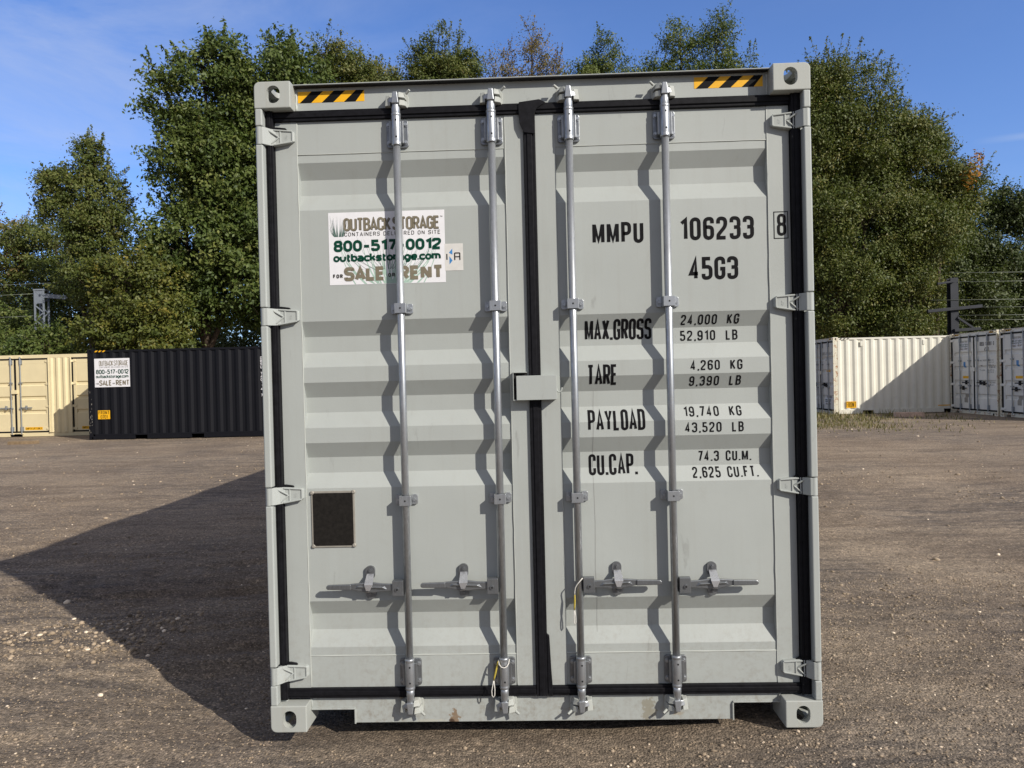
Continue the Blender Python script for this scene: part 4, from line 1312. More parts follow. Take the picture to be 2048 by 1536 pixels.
# dry grass at the foot of the white container, in ragged tufts
def grass():
    n = 9000
    x = rng.uniform(7.2, 14.2, n); y = rng.uniform(13.6, 21.0, n)
    dens = np.exp(-((y - 19.2) / 1.5) ** 2) * np.clip((14.3 - x) / 2.5, 0, 1) + .8 * np.exp(-((y - 16.2) / 1.5) ** 2 - ((x - 9.6) / 1.6) ** 2)
    keep = (vnoise(x * .8, y * .8, 31) + .5 + vnoise(x * 2.5, y * 2.5, 32) * .6) * dens * 1.6 > rng.random(n) * .8
    x, y = x[keep], y[keep]; n = len(x)
    z = ground_z(x, y)
    h = rng.uniform(.04, .20, n) * (.6 + .8 * np.exp(-((y - 20.2) / .9) ** 2)); a = rng.uniform(0, 6.28, n); w = rng.uniform(.008, .018, n)
    ln = rng.uniform(.2, .8, n) * h
    dx, dy = np.cos(a), np.sin(a)
    V = np.zeros((n, 3, 3))
    V[:, 0] = np.stack([x - dy * w, y + dx * w, z - .01], 1); V[:, 1] = np.stack([x + dy * w, y - dx * w, z - .01], 1)
    V[:, 2] = np.stack([x + dx * ln, y + dy * ln, z + h], 1)
    me = bpy.data.meshes.new("grass")
    quads_to(me, V.reshape(-1, 3), np.arange(n * 3).reshape(-1, 3))
    set_tint(me, np.repeat(rng.random(n), 3))
    tag(link("grass", me, leaf_mat("dry_grass", [(0.10, 0.11, 0.035), (0.17, 0.15, 0.06), (0.26, 0.21, 0.10)], .25)),
        "thin dry grass along the foot of the white container", None, None, "stuff")
grass()

# ------------------------------------------------------------------ the containers round the yard
H86, L20 = 2.591, 6.058
RZ = -math.pi / 2     # length runs to +x, the long side x=W8 faces the camera
def body(root, L, H, mat, mats_cast, door_end=False, side_cam=True, rail=None, pockets=(1.75, 3.95), sidez=(.20, 2.50)):
    castings(root, W8, L, H, mats_cast)
    ys = (0.0, L - .11)
    for k, yy in enumerate(ys):
        for xx in (0, W8 - .10):
            if k == 0 and door_end: continue
            mb = MB(); mb.box(xx + .002, xx + .098, yy + .002, yy + .108, .112, H - .112); mb.build("corner_post", mats_cast if rail is None else rail, root, .006)
    y0, y1 = (.16 if door_end else .11), L - .11
    for xx, sg in ((.006, -1), (W8 - .006, 1)):
        mb = MB(); corr_side(mb, xx, sg, y0, y1, sidez[0] - .03, H - .085); mb.build("side_panel", mat, root)
        mb = MB(); xa = xx if sg < 0 else xx - .055
        mb.box(xa + .002, xa + .057, .165, L - .18, H - .090, H - .030); mb.build("top_rail", mat, root, .004)
        mb = MB()
        segs = [.165] + [q for p in pockets for q in (p, p + .36)] + [L - .18]
        for a, b in zip(segs[0::2], segs[1::2]):
            mb.box(xa + .003, xa + .056, a, b, .022, .130)
        mb.box(xa + .004, xa + .055, .17, L - .19, .1305, .172)
        mb.build("bottom_rail", mat, root, .004)
    mb = MB()
    n_ = int((L - .3) / .21)
    for k in range(n_):
        a = .15 + k * (L - .3) / n_; d = (L - .3) / n_
        i = mb.verts([(.06, a, H - .045), (W8 - .06, a, H - .045), (.06, a + d * .3, H - .030), (W8 - .06, a + d * .3, H - .030),
                      (.06, a + d * .7, H - .030), (W8 - .06, a + d * .7, H - .030), (.06, a + d, H - .045), (W8 - .06, a + d, H - .045)])
        for q in (0, 2, 4): mb.face([i + q, i + q + 1, i + q + 3, i + q + 2])
    mb.build("roof", mat, root)
    mb = MB(); mb.box(.06, W8 - .06, .17, L - .06, .14, .17)
    for k in range(int(L / .6)):
        if not any(p - .1 < .3 + k * .6 < p + .45 for p in pockets):
            mb.box(.06, W8 - .06, .3 + k * .6, .345 + k * .6, .03, .139)
    mb.build("floor", M['dark'], root)
    mb = MB(); mb.box(.1, W8 - .1, L - .07, L - .03, .12, H - .06); mb.build("end_wall", mat, root)
    if not door_end:
        mb = MB(); mb.box(.1, W8 - .1, .03, .07, .12, H - .06); mb.build("end_wall", mat, root)

def leaf_pair(root, x0, W_, H, zb, zt, mat, bands, barx, hinges=True, handles=((-1, .9), (-1, .75), (1, .9), (1, .9)), yoff=0.0):
    """a pair of door leaves between x0 and x0+W_, far-away detail"""
    xm = x0 + W_ / 2
    leaves = []
    for k, (a, b) in enumerate(((x0 + .065, xm - .028), (xm + .025, x0 + W_ - .070))):
        d = leaf_mb(a, b, zb + .045, zt - .045, bands, .09, .08, zt - .17, zb + .18, False).build("door", mat, root, .004)
        gm = gasket_mb(a, b, zb, zt, 'LR'[k], centre=(xm - .027, xm + .024) if k == 0 else None).build("gasket", M['rubber'], d)
        for z in [zb + .11 + i * (zt - zb - .22) / 3 for i in range(4)]:
            h = hinge_mb(False); h.v = [(x + x0, y, zz + z) for x, y, zz in h.v]
            if k: h.mirror_x(xm)
            h.build("hinge", mat, d)
        leaves.append(d)
    for x, (sd, hz) in zip(barx, handles):
        bar = MB(); bar.cyl((x, YB, zb - .04), (x, YB, zt + .05), .0175, n=10)
        bo = bar.build("locking_bar", M['galv_b'], root)
        h = MB()
        e = x + sd * .36
        h.box(min(x, e), max(x, e), .012, .030, hz - .016, hz + .016)
        cx = x + sd * .17
        h.box(cx - .02, cx + .02, .008, .066, hz - .06, hz + .07)
        h.build("handle", M['galv_b'] if mat is not M['white_door'] else M['dark'], bo, .003)
        for z0, z1 in ((zb + .045, zb + .19), (zt - .19, zt - .045)):
            gd = MB(); gd.box(x - .05, x + .05, .04, .066, z0, z1); gd.cyl((x, YB, z0), (x, YB, z1), .024, n=10)
            gd.build("bar_guide", M['galv_b'], bo)
        for zc in (.33, .67):
            gd = MB(); zz = zb + (zt - zb) * zc; gd.box(x - .045, x + .045, .012, .068, zz - .022, zz + .022); gd.build("saddle_bracket", M['galv_b'], bo)
        for z0 in (zb - .055, zt + .010):
            gd = MB(); gd.box(x - .045, x + .045, .030, .080, z0, z0 + .05); gd.build("cam_keeper", mat, bo, .006)
    mb = MB(); mb.box(xm - .11, xm + .075, .005, .066, zb + .55 * (zt - zb) - .06, zb + .55 * (zt - zb) + .06); mb.build("lock_box", mat, leaves[1], .004)
    return leaves

def far_bands(zb, zt):
    h = zt - zb - .30; z0 = zb + .16
    out = []
    for fr in (.80, .58, .36, .15):
        c = z0 + fr * h
        out.append((c + .06, c + .02, c - .05, c - .09))
    return out

def door_end20(root, H, mat, cast):
    zb, zt = .125, H - .115
    for mir in (0, 1):
        mb = MB(); mb.box(.002, .032, .001, .05, .118, H - .118); mb.box(.001, .058, .0505, .15, .112, H - .112)
        if mir: mb.mirror_x(W8 / 2)
        mb.build("corner_post", cast, root, .005)
    mb = MB(); mb.box(.16, W8 - .16, .075, .115, zt - .008, H - .008); mb.box(.15, W8 - .15, .045, .16, H - .007, H - .003)
    hd = mb.build("header", mat, root, .002)
    mb = MB(); y = .0742
    for xx in (.18, W8 - .47):
        b = mb.verts([(xx, y, H - .075), (xx + .28, y, H - .075), (xx + .28, y, H - .025), (xx, y, H - .025)]); mb.face([b, b + 1, b + 2, b + 3], False, 0)
        for k in range(3):
            a = xx + .01 + k * .09
            b = mb.verts([(a, y - .001, H - .075), (a + .045, y - .001, H - .075), (a + .09, y - .001, H - .025), (a + .045, y - .001, H - .025)]); mb.face([b, b + 1, b + 2, b + 3], False, 1)
    mb.build("hazard_stripe", [M['yellow'], M['black_ink']], hd)
    mb = MB(); mb.prism([(.16, .07), (.36, .07), (.36, .01), (2.07, .01), (2.07, .07), (2.28, .07), (2.28, .13), (.16, .13)], .075, .09); mb.build("sill", cast, root, .002)
    mb = MB(); mb.box(.05, W8 - .05, .117, .119, .135, H - .12); mb.build("seal_backing", M['dark'], root)
    bands = far_bands(zb, zt)
    lv = leaf_pair(root, 0, W8, H, zb, zt, mat, bands, (.50, 1.00, 1.40, 1.92), handles=((1, .82), (-1, 1.00), (1, 1.00), (-1, .98)))
    return lv, bands_profile(bands, Y_PAN, DEP)

def sheet(par, name, x0, x1, z0, z1, mat, y, prof=None, zbr=()):
    mb = MB(); b = mb.verts([(x0, y, z0), (x1, y, z0), (x1, y, z1), (x0, y, z1)]); mb.face([b, b + 1, b + 2, b + 3])
    return conform(mb, name, mat, par, prof, zbr)

# --- black one, long side on
bk = empty("shipping_container", (-11.47, 16.98 + W8, GROUND_UP - .012), RZ)
tag(bk, "black shipping container standing long side on, with a white sale sign", "shipping container")
body(bk, L20, H86, M['black'], M['black'], pockets=(1.32, 2.95))
def side_decal(root, mb, name, mats, x=W8 - .004):
    """decal drawn in (x=along, z) laid on the side that faces the camera, following nothing: its outer ribs"""
    mb.v = [(x - yy, xx, zz) for xx, yy, zz in mb.v]
    mb.f = [tuple(reversed(q)) for q in mb.f]
    # (along, up) on that side reads left to right with growing local y, seen from outside +x
    mb.f = [tuple(reversed(q)) for q in mb.f]
    return mb.build(name, mats, root)
mb = sale_sticker(.205, 1.51, 1.02, .815, True)
side_decal(bk, mb, "sale_sign", STK_M)
mb = MB(); b = mb.verts([(.27, 0, .60), (.62, 0, .60), (.62, 0, .85), (.27, 0, .85)]); mb.face([b, b + 1, b + 2, b + 3])
text(mb, "FRONT", .29, .735, .10, .05, .013, width=.31, mi=1, y=-.001); text(mb, "0701", .345, .615, .10, .05, .013, width=.20, mi=1, y=-.001)
side_decal(bk, mb, "front_label", [M['yellow'], M['black_ink']])
mb = MB()
for k in range(3):
    a = .21 + k * .11
    b = mb.verts([(a, 0, H86 - .08), (a + .06, 0, H86 - .08), (a + .11, 0, H86 - .035), (a + .05, 0, H86 - .035)]); mb.face([b, b + 1, b + 2, b + 3])
side_decal(bk, mb, "hazard_stripe", [M['yellow']], W8 - .001)
mb = MB()
for k, ch in enumerate("OBSU 740114 7"):
    if ch != ' ': text(mb, ch, 4.98 - (.0 if ch != '1' else -.02), 2.20 - k * .088, .074, .052, .013)
side_decal(bk, mb, "lettering", M['white_sheet'])
rnd = random.Random(3)
mb = MB()
for k in range(26):
    a = rnd.choice((.012, .05, .09)) + rnd.uniform(-.01, .01); z = rnd.choice((rnd.uniform(.15, .7), rnd.uniform(.3, 1.5)))
    w, h = rnd.uniform(.006, .018), rnd.uniform(.01, .06)
    b = mb.verts([(a, 0, z), (a + w, 0, z + .006), (a + w * .8, 0, z + h), (a + .002, 0, z + h * .8)]); mb.face([b, b + 1, b + 2, b + 3])
side_decal(bk, mb, "scrape_mark", [M['plate_frame']], W8 - .0005)

# --- white one with its doors at the left end
wt = empty("shipping_container", (11.24, 21.19 + W8, GROUND_UP - .012), RZ)
tag(wt, "white shipping container with rusty corner, long side half in sun, behind the dry grass", "shipping container")
body(wt, L20, H86, M['white'], M['white_rust'], door_end=True, pockets=(.95, 3.62))
lv, (pr, zb_) = door_end20(wt, H86, M['white_door'], M['white_rust'])
mb = MB(); text(mb, "OBSU 106404 3", 1.40, 2.02, .10, .045, .012, width=.78); conform(mb, "lettering", M['black_ink'], lv[1], pr, zb_)
mb = MB(); text(mb, "22G1", 1.62, 1.84, .10, .05, .012); conform(mb, "lettering", M['black_ink'], lv[1], pr, zb_)
sheet(lv[1], "orange_label", 1.62, 1.95, 1.44, 1.50, M['yellow'], 0, pr, zb_)
mb = sale_sticker(1.55, .30, .50, .34, True); conform(mb, "sale_sticker", STK_M, lv[1], pr, zb_)
mb = MB(); b = mb.verts([(.40, 0, .22), (.74, 0, .22), (.74, 0, .44), (.40, 0, .44)]); mb.face([b, b + 1, b + 2, b + 3])
text(mb, "FRONT", .415, .245, .17, .052, .016, width=.31, mi=1, y=-.001)
side_decal(wt, mb, "front_label", [M['yellow'], M['black_ink']])
mb = MB(); b = mb.verts([(3.42, 0, .23), (3.86, 0, .23), (3.86, 0, .262), (3.42, 0, .262)]); mb.face([b, b + 1, b + 2, b + 3])
side_decal(wt, mb, "orange_label", [M['yellow']])
mb = MB()
for k in range(3):
    a = .20 + k * .12
    b = mb.verts([(a, 0, H86 - .08), (a + .06, 0, H86 - .08), (a + .11, 0, H86 - .035), (a + .05, 0, H86 - .035)]); mb.face([b, b + 1, b + 2, b + 3])
side_decal(wt, mb, "hazard_stripe", [M['taupe_dark']], W8 - .001)
for yy in (.90, 2.95):
    mb = MB(); mb.box(W8 - .006, W8 + .012, yy, yy + .07, 2.28, 2.44); mb.build("vent", M['white'], wt, .006)

# --- two side by side on the right, doors to the yard, in their own shade
def right_container(yfar, label, code):
    o = empty("shipping_container", (15.05, yfar, GROUND_UP - .012), RZ)
    tag(o, label, "shipping container", "white containers with doors to the yard")
    body(o, L40, H86, M['white'], M['white_rust'], door_end=True)
    lv, (pr, zb_) = door_end20(o, H86, M['white_door'], M['white_rust'])
    mb = sale_sticker(.44, 2.03, .46, .34, True); conform(mb, "sale_sticker", STK_M, lv[0], pr, zb_)
    sheet(lv[0], "blue_label", .64, .75, 1.48, 1.66, M['blue_ink'], 0, pr, zb_)
    sheet(lv[0], "orange_label", .60, .93, 1.13, 1.21, M['yellow'], 0, pr, zb_)
    sheet(lv[0], "data_plate", .67, .85, .36, .62, M['plate_frame'], -.002, pr, zb_)
    for txt, x0, x1, z, h in ((code, 1.50, 2.20, 2.14, .12), ("45G1", 1.72, 1.95, 1.97, .12), ("MAX. GROSS", 1.50, 1.80, 1.66, .05), ("TARE", 1.50, 1.62, 1.50, .05),
                              ("PAYLOAD", 1.50, 1.72, 1.36, .05), ("CU.CAP.", 1.50, 1.70, .98, .05), ("32,500 KG", 1.86, 2.16, 1.67, .045), ("71,650 LB", 1.86, 2.16, 1.60, .045),
                              ("3,800 KG", 1.90, 2.16, 1.52, .045), ("8,380 LB", 1.90, 2.16, 1.45, .045), ("28,700 KG", 1.86, 2.16, 1.37, .045), ("63,270 LB", 1.86, 2.16, 1.30, .045),
                              ("76.4 CU.M.", 1.90, 2.18, .98, .045), ("2,700 CU.FT.", 1.90, 2.18, .91, .045)):
        mb = MB(); text(mb, txt, x0, z, h, h * .42, h * .14, width=x1 - x0, space=h * .5); conform(mb, "lettering", M['black_ink'], lv[1], pr, zb_)
    return o
right_container(21.165, "white container with closed doors facing the yard, set against the half-shaded white one", "OBSU 104081 0")
right_container(18.620, "white container with closed doors cut off by the right edge of the photo", "OBSU 104082 6")

# --- cream one with doors along its side
cr = empty("shipping_container", (-16.75, 18.99, GROUND_UP - .012))
tag(cr, "cream shipping container with double doors along its side, left of the black one", "shipping container")
LX = 6.058
for a in (0, 1):
    for b_ in (0, 1):
        for c in (0, 1):
            o = link("corner_casting", CASTV[(a, b_, 1 - c)].copy(), M['cream'], cr)
            o.location = (a * (LX - .162), b_ * (W8 - .178), c * (H86 - .118))
for xx in (0, LX - .10):
    for yy in (0, W8 - .10):
        mb = MB(); mb.box(xx + .002, xx + .098, yy + .002, yy + .098, .112, H86 - .112); mb.build("corner_post", M['cream'], cr, .006)
mb = MB(); mb.box(.1, LX - .1, .050, .11, H86 - .120, H86 - .012); mb.build("top_rail", M['cream'], cr, .003)
mb = MB()
for a, b in ((.165, 1.44), (1.84, 4.30), (4.70, LX - .165)):
    mb.box(a, b, .060, .11, .012, .1345)
for a, b in ((1.44, 1.84), (4.30, 4.70)):
    mb.box(a, b, .060, .11, .095, .1345)
mb.build("bottom_rail", M['cream'], cr, .003)
mb = MB(); mb.box(.06, LX - .06, .08, W8 - .02, H86 - .04, H86 - .03); mb.build("roof", M['cream'], cr)
mb = MB(); mb.box(.06, LX - .06, .13, W8 - .06, .14, .17); mb.build("floor", M['dark'], cr)
mb = MB(); mb.box(.06, .09, .1, W8 - .1, .12, H86 - .06); mb.box(LX - .09, LX - .06, .1, W8 - .1, .12, H86 - .06); mb.box(.1, LX - .1, W8 - .06, W8 - .03, .12, H86 - .06); mb.build("wall", M['cream'], cr)
PW = 2.235
PAIRS = (.543, 3.455)
for a, b in ((.10, PAIRS[0] - .002), (PAIRS[0] + PW + .002, PAIRS[1] - .002), (PAIRS[1] + PW + .002, LX - .10)):
    mb = MB()
    n_ = max(1, round((b - a) / .22)); p_ = (b - a) / n_
    xs = []
    for i in range(n_):
        q = a + i * p_; xs += [(q, 0), (q + p_ * .26, 0), (q + p_ * .5, 1), (q + p_ * .76, 1)]
    xs.append((b, 0))
    for (p, da), (q, db) in zip(xs[:-1], xs[1:]):
        i = mb.verts([(p, .022 + .036 * da, .1345), (q, .022 + .036 * db, .1345), (q, .022 + .036 * db, H86 - .12), (p, .022 + .036 * da, H86 - .12)]); mb.face([i, i + 1, i + 2, i + 3])
    mb.build("side_panel", M['cream'], cr)
for xx in PAIRS:
    for q in (xx, xx + PW - .035):
        mb = MB(); mb.box(q + .002, q + .033, .001, .06, .135, H86 - .121); mb.build("door_post", M['cream'], cr, .005)
    bands = [(z + .045, z + .012, z - .045, z - .080) for z in (1.68, 1.24, .80)]
    lv = leaf_pair(cr, xx, PW, H86, .135, H86 - .115, M['cream'], bands, (xx + .57, xx + .99, xx + 1.30, xx + 1.70)[1:3], handles=((-1, .92), (1, .92)))
    mb = MB(); mb.box(xx + .05, xx + PW - .05, .117, .119, .14, H86 - .12); mb.build("seal_backing", M['dark'], cr)
    mb = MB(); x0 = xx + PW / 2 + .27
    b = mb.verts([(x0, 0, .215), (x0 + .56, 0, .215), (x0 + .56, 0, .305), (x0, 0, .305)]); mb.face([b, b + 1, b + 2, b + 3])
    text(mb, "EMPTY LIFT ONLY", x0 + .02, .23, .06, .032, .009, width=.52, mi=1, y=-.001, space=.02)
    mb.v = [(x, y + Y_PAN - .004, z) for x, y, z in mb.v]
    mb.build("lift_label", [M['yellow'], M['black_ink']], lv[1])
mb = MB(); x0 = PAIRS[1] + .30
b = mb.verts([(x0, 0, .215), (x0 + .5, 0, .215), (x0 + .5, 0, .305), (x0, 0, .305)]); mb.face([b, b + 1, b + 2, b + 3])
text(mb, "EMPTY LIFT ONLY", x0 + .02, .23, .06, .030, .009, width=.46, mi=1, y=-.001, space=.02)
mb.v = [(x, y + Y_PAN - .004, z) for x, y, z in mb.v]
mb.build("lift_label", [M['yellow'], M['black_ink']], cr)

# timbers on the ground
mb = MB(); mb.box(-.46, .46, -.07, .07, -.02, .14)
o = mb.build("timber_block", M['timber'], None, .008); o.location = (12.75, 19.35, float(ground_z(12.75, 19.35))); o.rotation_euler = (0, .02, .12)
tag(o, "pale pinkish timber baulk lying on the grass by the white container", "timber")
mb = MB(); mb.box(-.36, .36, -.11, .11, -.02, .085)
o = mb.build("plank", M['timber2'], None, .006); o.location = (-12.75, 16.1, float(ground_z(-12.75, 16.1))); o.rotation_euler = (.02, .01, .06)
tag(o, "muddy brown plank lying in front of the cream container", "plank")

# ------------------------------------------------------------------ railway masts and wires behind
def mast_right():
    o = empty("railway_mast", (21.75, 32.6, 0)); tag(o, "dark steel column with cross-arms rising behind the white containers", "mast")
    mb = MB(); w, d = .38, .34
    mb.box(-w / 2, w / 2, -d / 2, -d / 2 + .03, 0, 5.88); mb.box(-w / 2, w / 2, d / 2 - .03, d / 2, 0, 5.88); mb.box(-.02, .02, -d / 2 + .03, d / 2 - .03, 0, 5.88)
    mb.build("column", M['mast'], o, .008)
    mb = MB(); mb.bar((-1.35, -.22, 4.28), (1.25, -.22, 4.47), .16, .15); mb.build("cross_arm", M['mast'], o, .01)
    mb = MB(); mb.bar((-.85, -.22, 5.60), (-.05, -.22, 5.70), .10, .10); mb.build("cross_arm", M['mast'], o, .01)
    mb = MB(); mb.bar((.1, -.2, 3.95), (.85, -.2, 3.42), .09, .09); mb.build("brace", M['mast'], o)
    mb = MB(); mb.bar((-.1, -.22, 3.32), (1.15, -.22, 3.38), .2, .14); mb.build("cross_arm", M['mast'], o, .01)
mast_right()
def mast_left():
    o = empty("railway_mast", (-25.55, 35.5, .0)); tag(o, "pale lattice mast with a short arm half hidden by leaves on the left", "mast")
    mb = MB()
    for xx in (-.24, .24):
        for yy in (-.2, .2):
            mb.bar((xx, yy, 0), (xx, yy, 6.90), .07, .07, (0, 1, 0))
    z = .1
    k = 0
    while z < 6.7:
        for yy in (-.2, .2):
            s_ = 1 if k % 2 else -1
            mb.bar((-.24 * s_, yy, z), (.24 * s_, yy, z + .4), .05, .05, (0, 1, 0))
        z += .4; k += 1
    mb.box(-.3, .3, -.25, .25, 6.90, 6.98)
    mb.box(-.26, .26, -.215, -.205, 6.2, 6.88)
    mb.build("lattice_column", M['lattice'], o)
    mb = MB(); mb.bar((.25, -.15, 6.62), (1.5, -.15, 6.48), .15, .22); mb.build("cross_arm", M['lattice'], o)
mast_left()
o = empty("railway_post", (-20.55, 38, 0)); tag(o, "pale grey post just showing above the black container", "post")
mb = MB(); mb.box(-.16, .16, -.14, .14, 0, 4.35); mb.build("post", M['lattice'], o, .01)
mb = MB(); mb.bar((.16, 0, 4.25), (.75, 0, 4.02), .06, .06); mb.bar((.16, 0, 4.02), (.7, 0, 3.8), .05, .05); mb.build("bracket", M['lattice'], o)
WL = {}
def wire(x0, z0, x1, z1, y, label, group):
    mb = MB(); n_ = 14
    mb.tube([(x0 + (x1 - x0) * i / n_, y, z0 + (z1 - z0) * i / n_ - .25 * 4 * (i / n_) * (1 - i / n_)) for i in range(n_ + 1)], .011, 5)
    tag(mb.build("overhead_wire", M['wire']), label, "wire", group)
for zz, xa, lab in ((6.12, 21.5, "topmost overhead wire running right past the dark mast"), (5.68, 21.9, "second overhead wire from the top, right of the dark mast"),
                    (4.82, 20.6, "overhead wire passing just above the long cross-arm of the dark mast"), (4.42, 22.9, "overhead wire running from the tip of the long cross-arm"),
                    (4.05, 21.9, "overhead wire just below the long cross-arm"), (3.82, 21.9, "lowest overhead wire above the white container roofs")):
    wire(xa, zz, 62, zz + .3, 32.4, lab, "railway wires on the right")
for zz, lab in ((7.35, "highest overhead wire on the left, passing above the lattice mast"), (6.75, "overhead wire ending at the head of the lattice mast"), (5.55, "lowest overhead wire left of the lattice mast")):
    wire(-60, zz + .2, -25.7 if zz < 7 else -22.8, zz, 35.4, lab, "railway wires on the left")

# ------------------------------------------------------------------ trees
def tube_np(mb, pts, r0, r1, n=5):
    k = len(pts)
    mb.tube(pts, [r0 + (r1 - r0) * i / (k - 1) for i in range(k)], n)

LEAFM = {
    'green': leaf_mat("green_leaves", [(0.045, 0.072, 0.014), (0.085, 0.120, 0.025), (0.125, 0.152, 0.038), (0.19, 0.198, 0.05)]),
    'olive': leaf_mat("olive_leaves", [(0.062, 0.085, 0.017), (0.100, 0.124, 0.027), (0.140, 0.146, 0.036), (0.20, 0.172, 0.052)]),
    'brown': leaf_mat("turning_leaves", [(0.116, 0.109, 0.034), (0.171, 0.143, 0.050), (0.225, 0.152, 0.062), (0.248, 0.132, 0.062)]),
    'yellow': leaf_mat("yellow_green_leaves", [(0.060, 0.080, 0.014), (0.105, 0.120, 0.022), (0.155, 0.150, 0.028), (0.25, 0.19, 0.035)]),
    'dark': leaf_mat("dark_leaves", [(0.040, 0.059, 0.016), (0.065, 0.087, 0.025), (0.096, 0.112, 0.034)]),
}
def leaves_mesh(name, C, Nrm, size, tint, rg, droop=.35, aspect=.5):
    """one bent diamond per leaf"""
    n = len(C)
    d = rg.normal(0, 1, (n, 3)); d[:, 2] -= droop
    d -= Nrm * np.sum(d * Nrm, 1, keepdims=True)
    d /= np.linalg.norm(d, axis=1, keepdims=True) + 1e-9
    s = np.cross(Nrm, d)
    sz = size * rg.uniform(.65, 1.3, n)[:, None]
    V = np.empty((n, 4, 3))
    V[:, 0] = C - d * sz * .5
    V[:, 1] = C + s * sz * aspect * .5 + Nrm * sz * .08
    V[:, 2] = C + d * sz * .5
    V[:, 3] = C - s * sz * aspect * .5 + Nrm * sz * .08
    me = bpy.data.meshes.new(name)
    quads_to(me, V.reshape(-1, 3), np.arange(n * 4).reshape(-1, 4))
    set_tint(me, np.repeat(tint, 4))
    return me

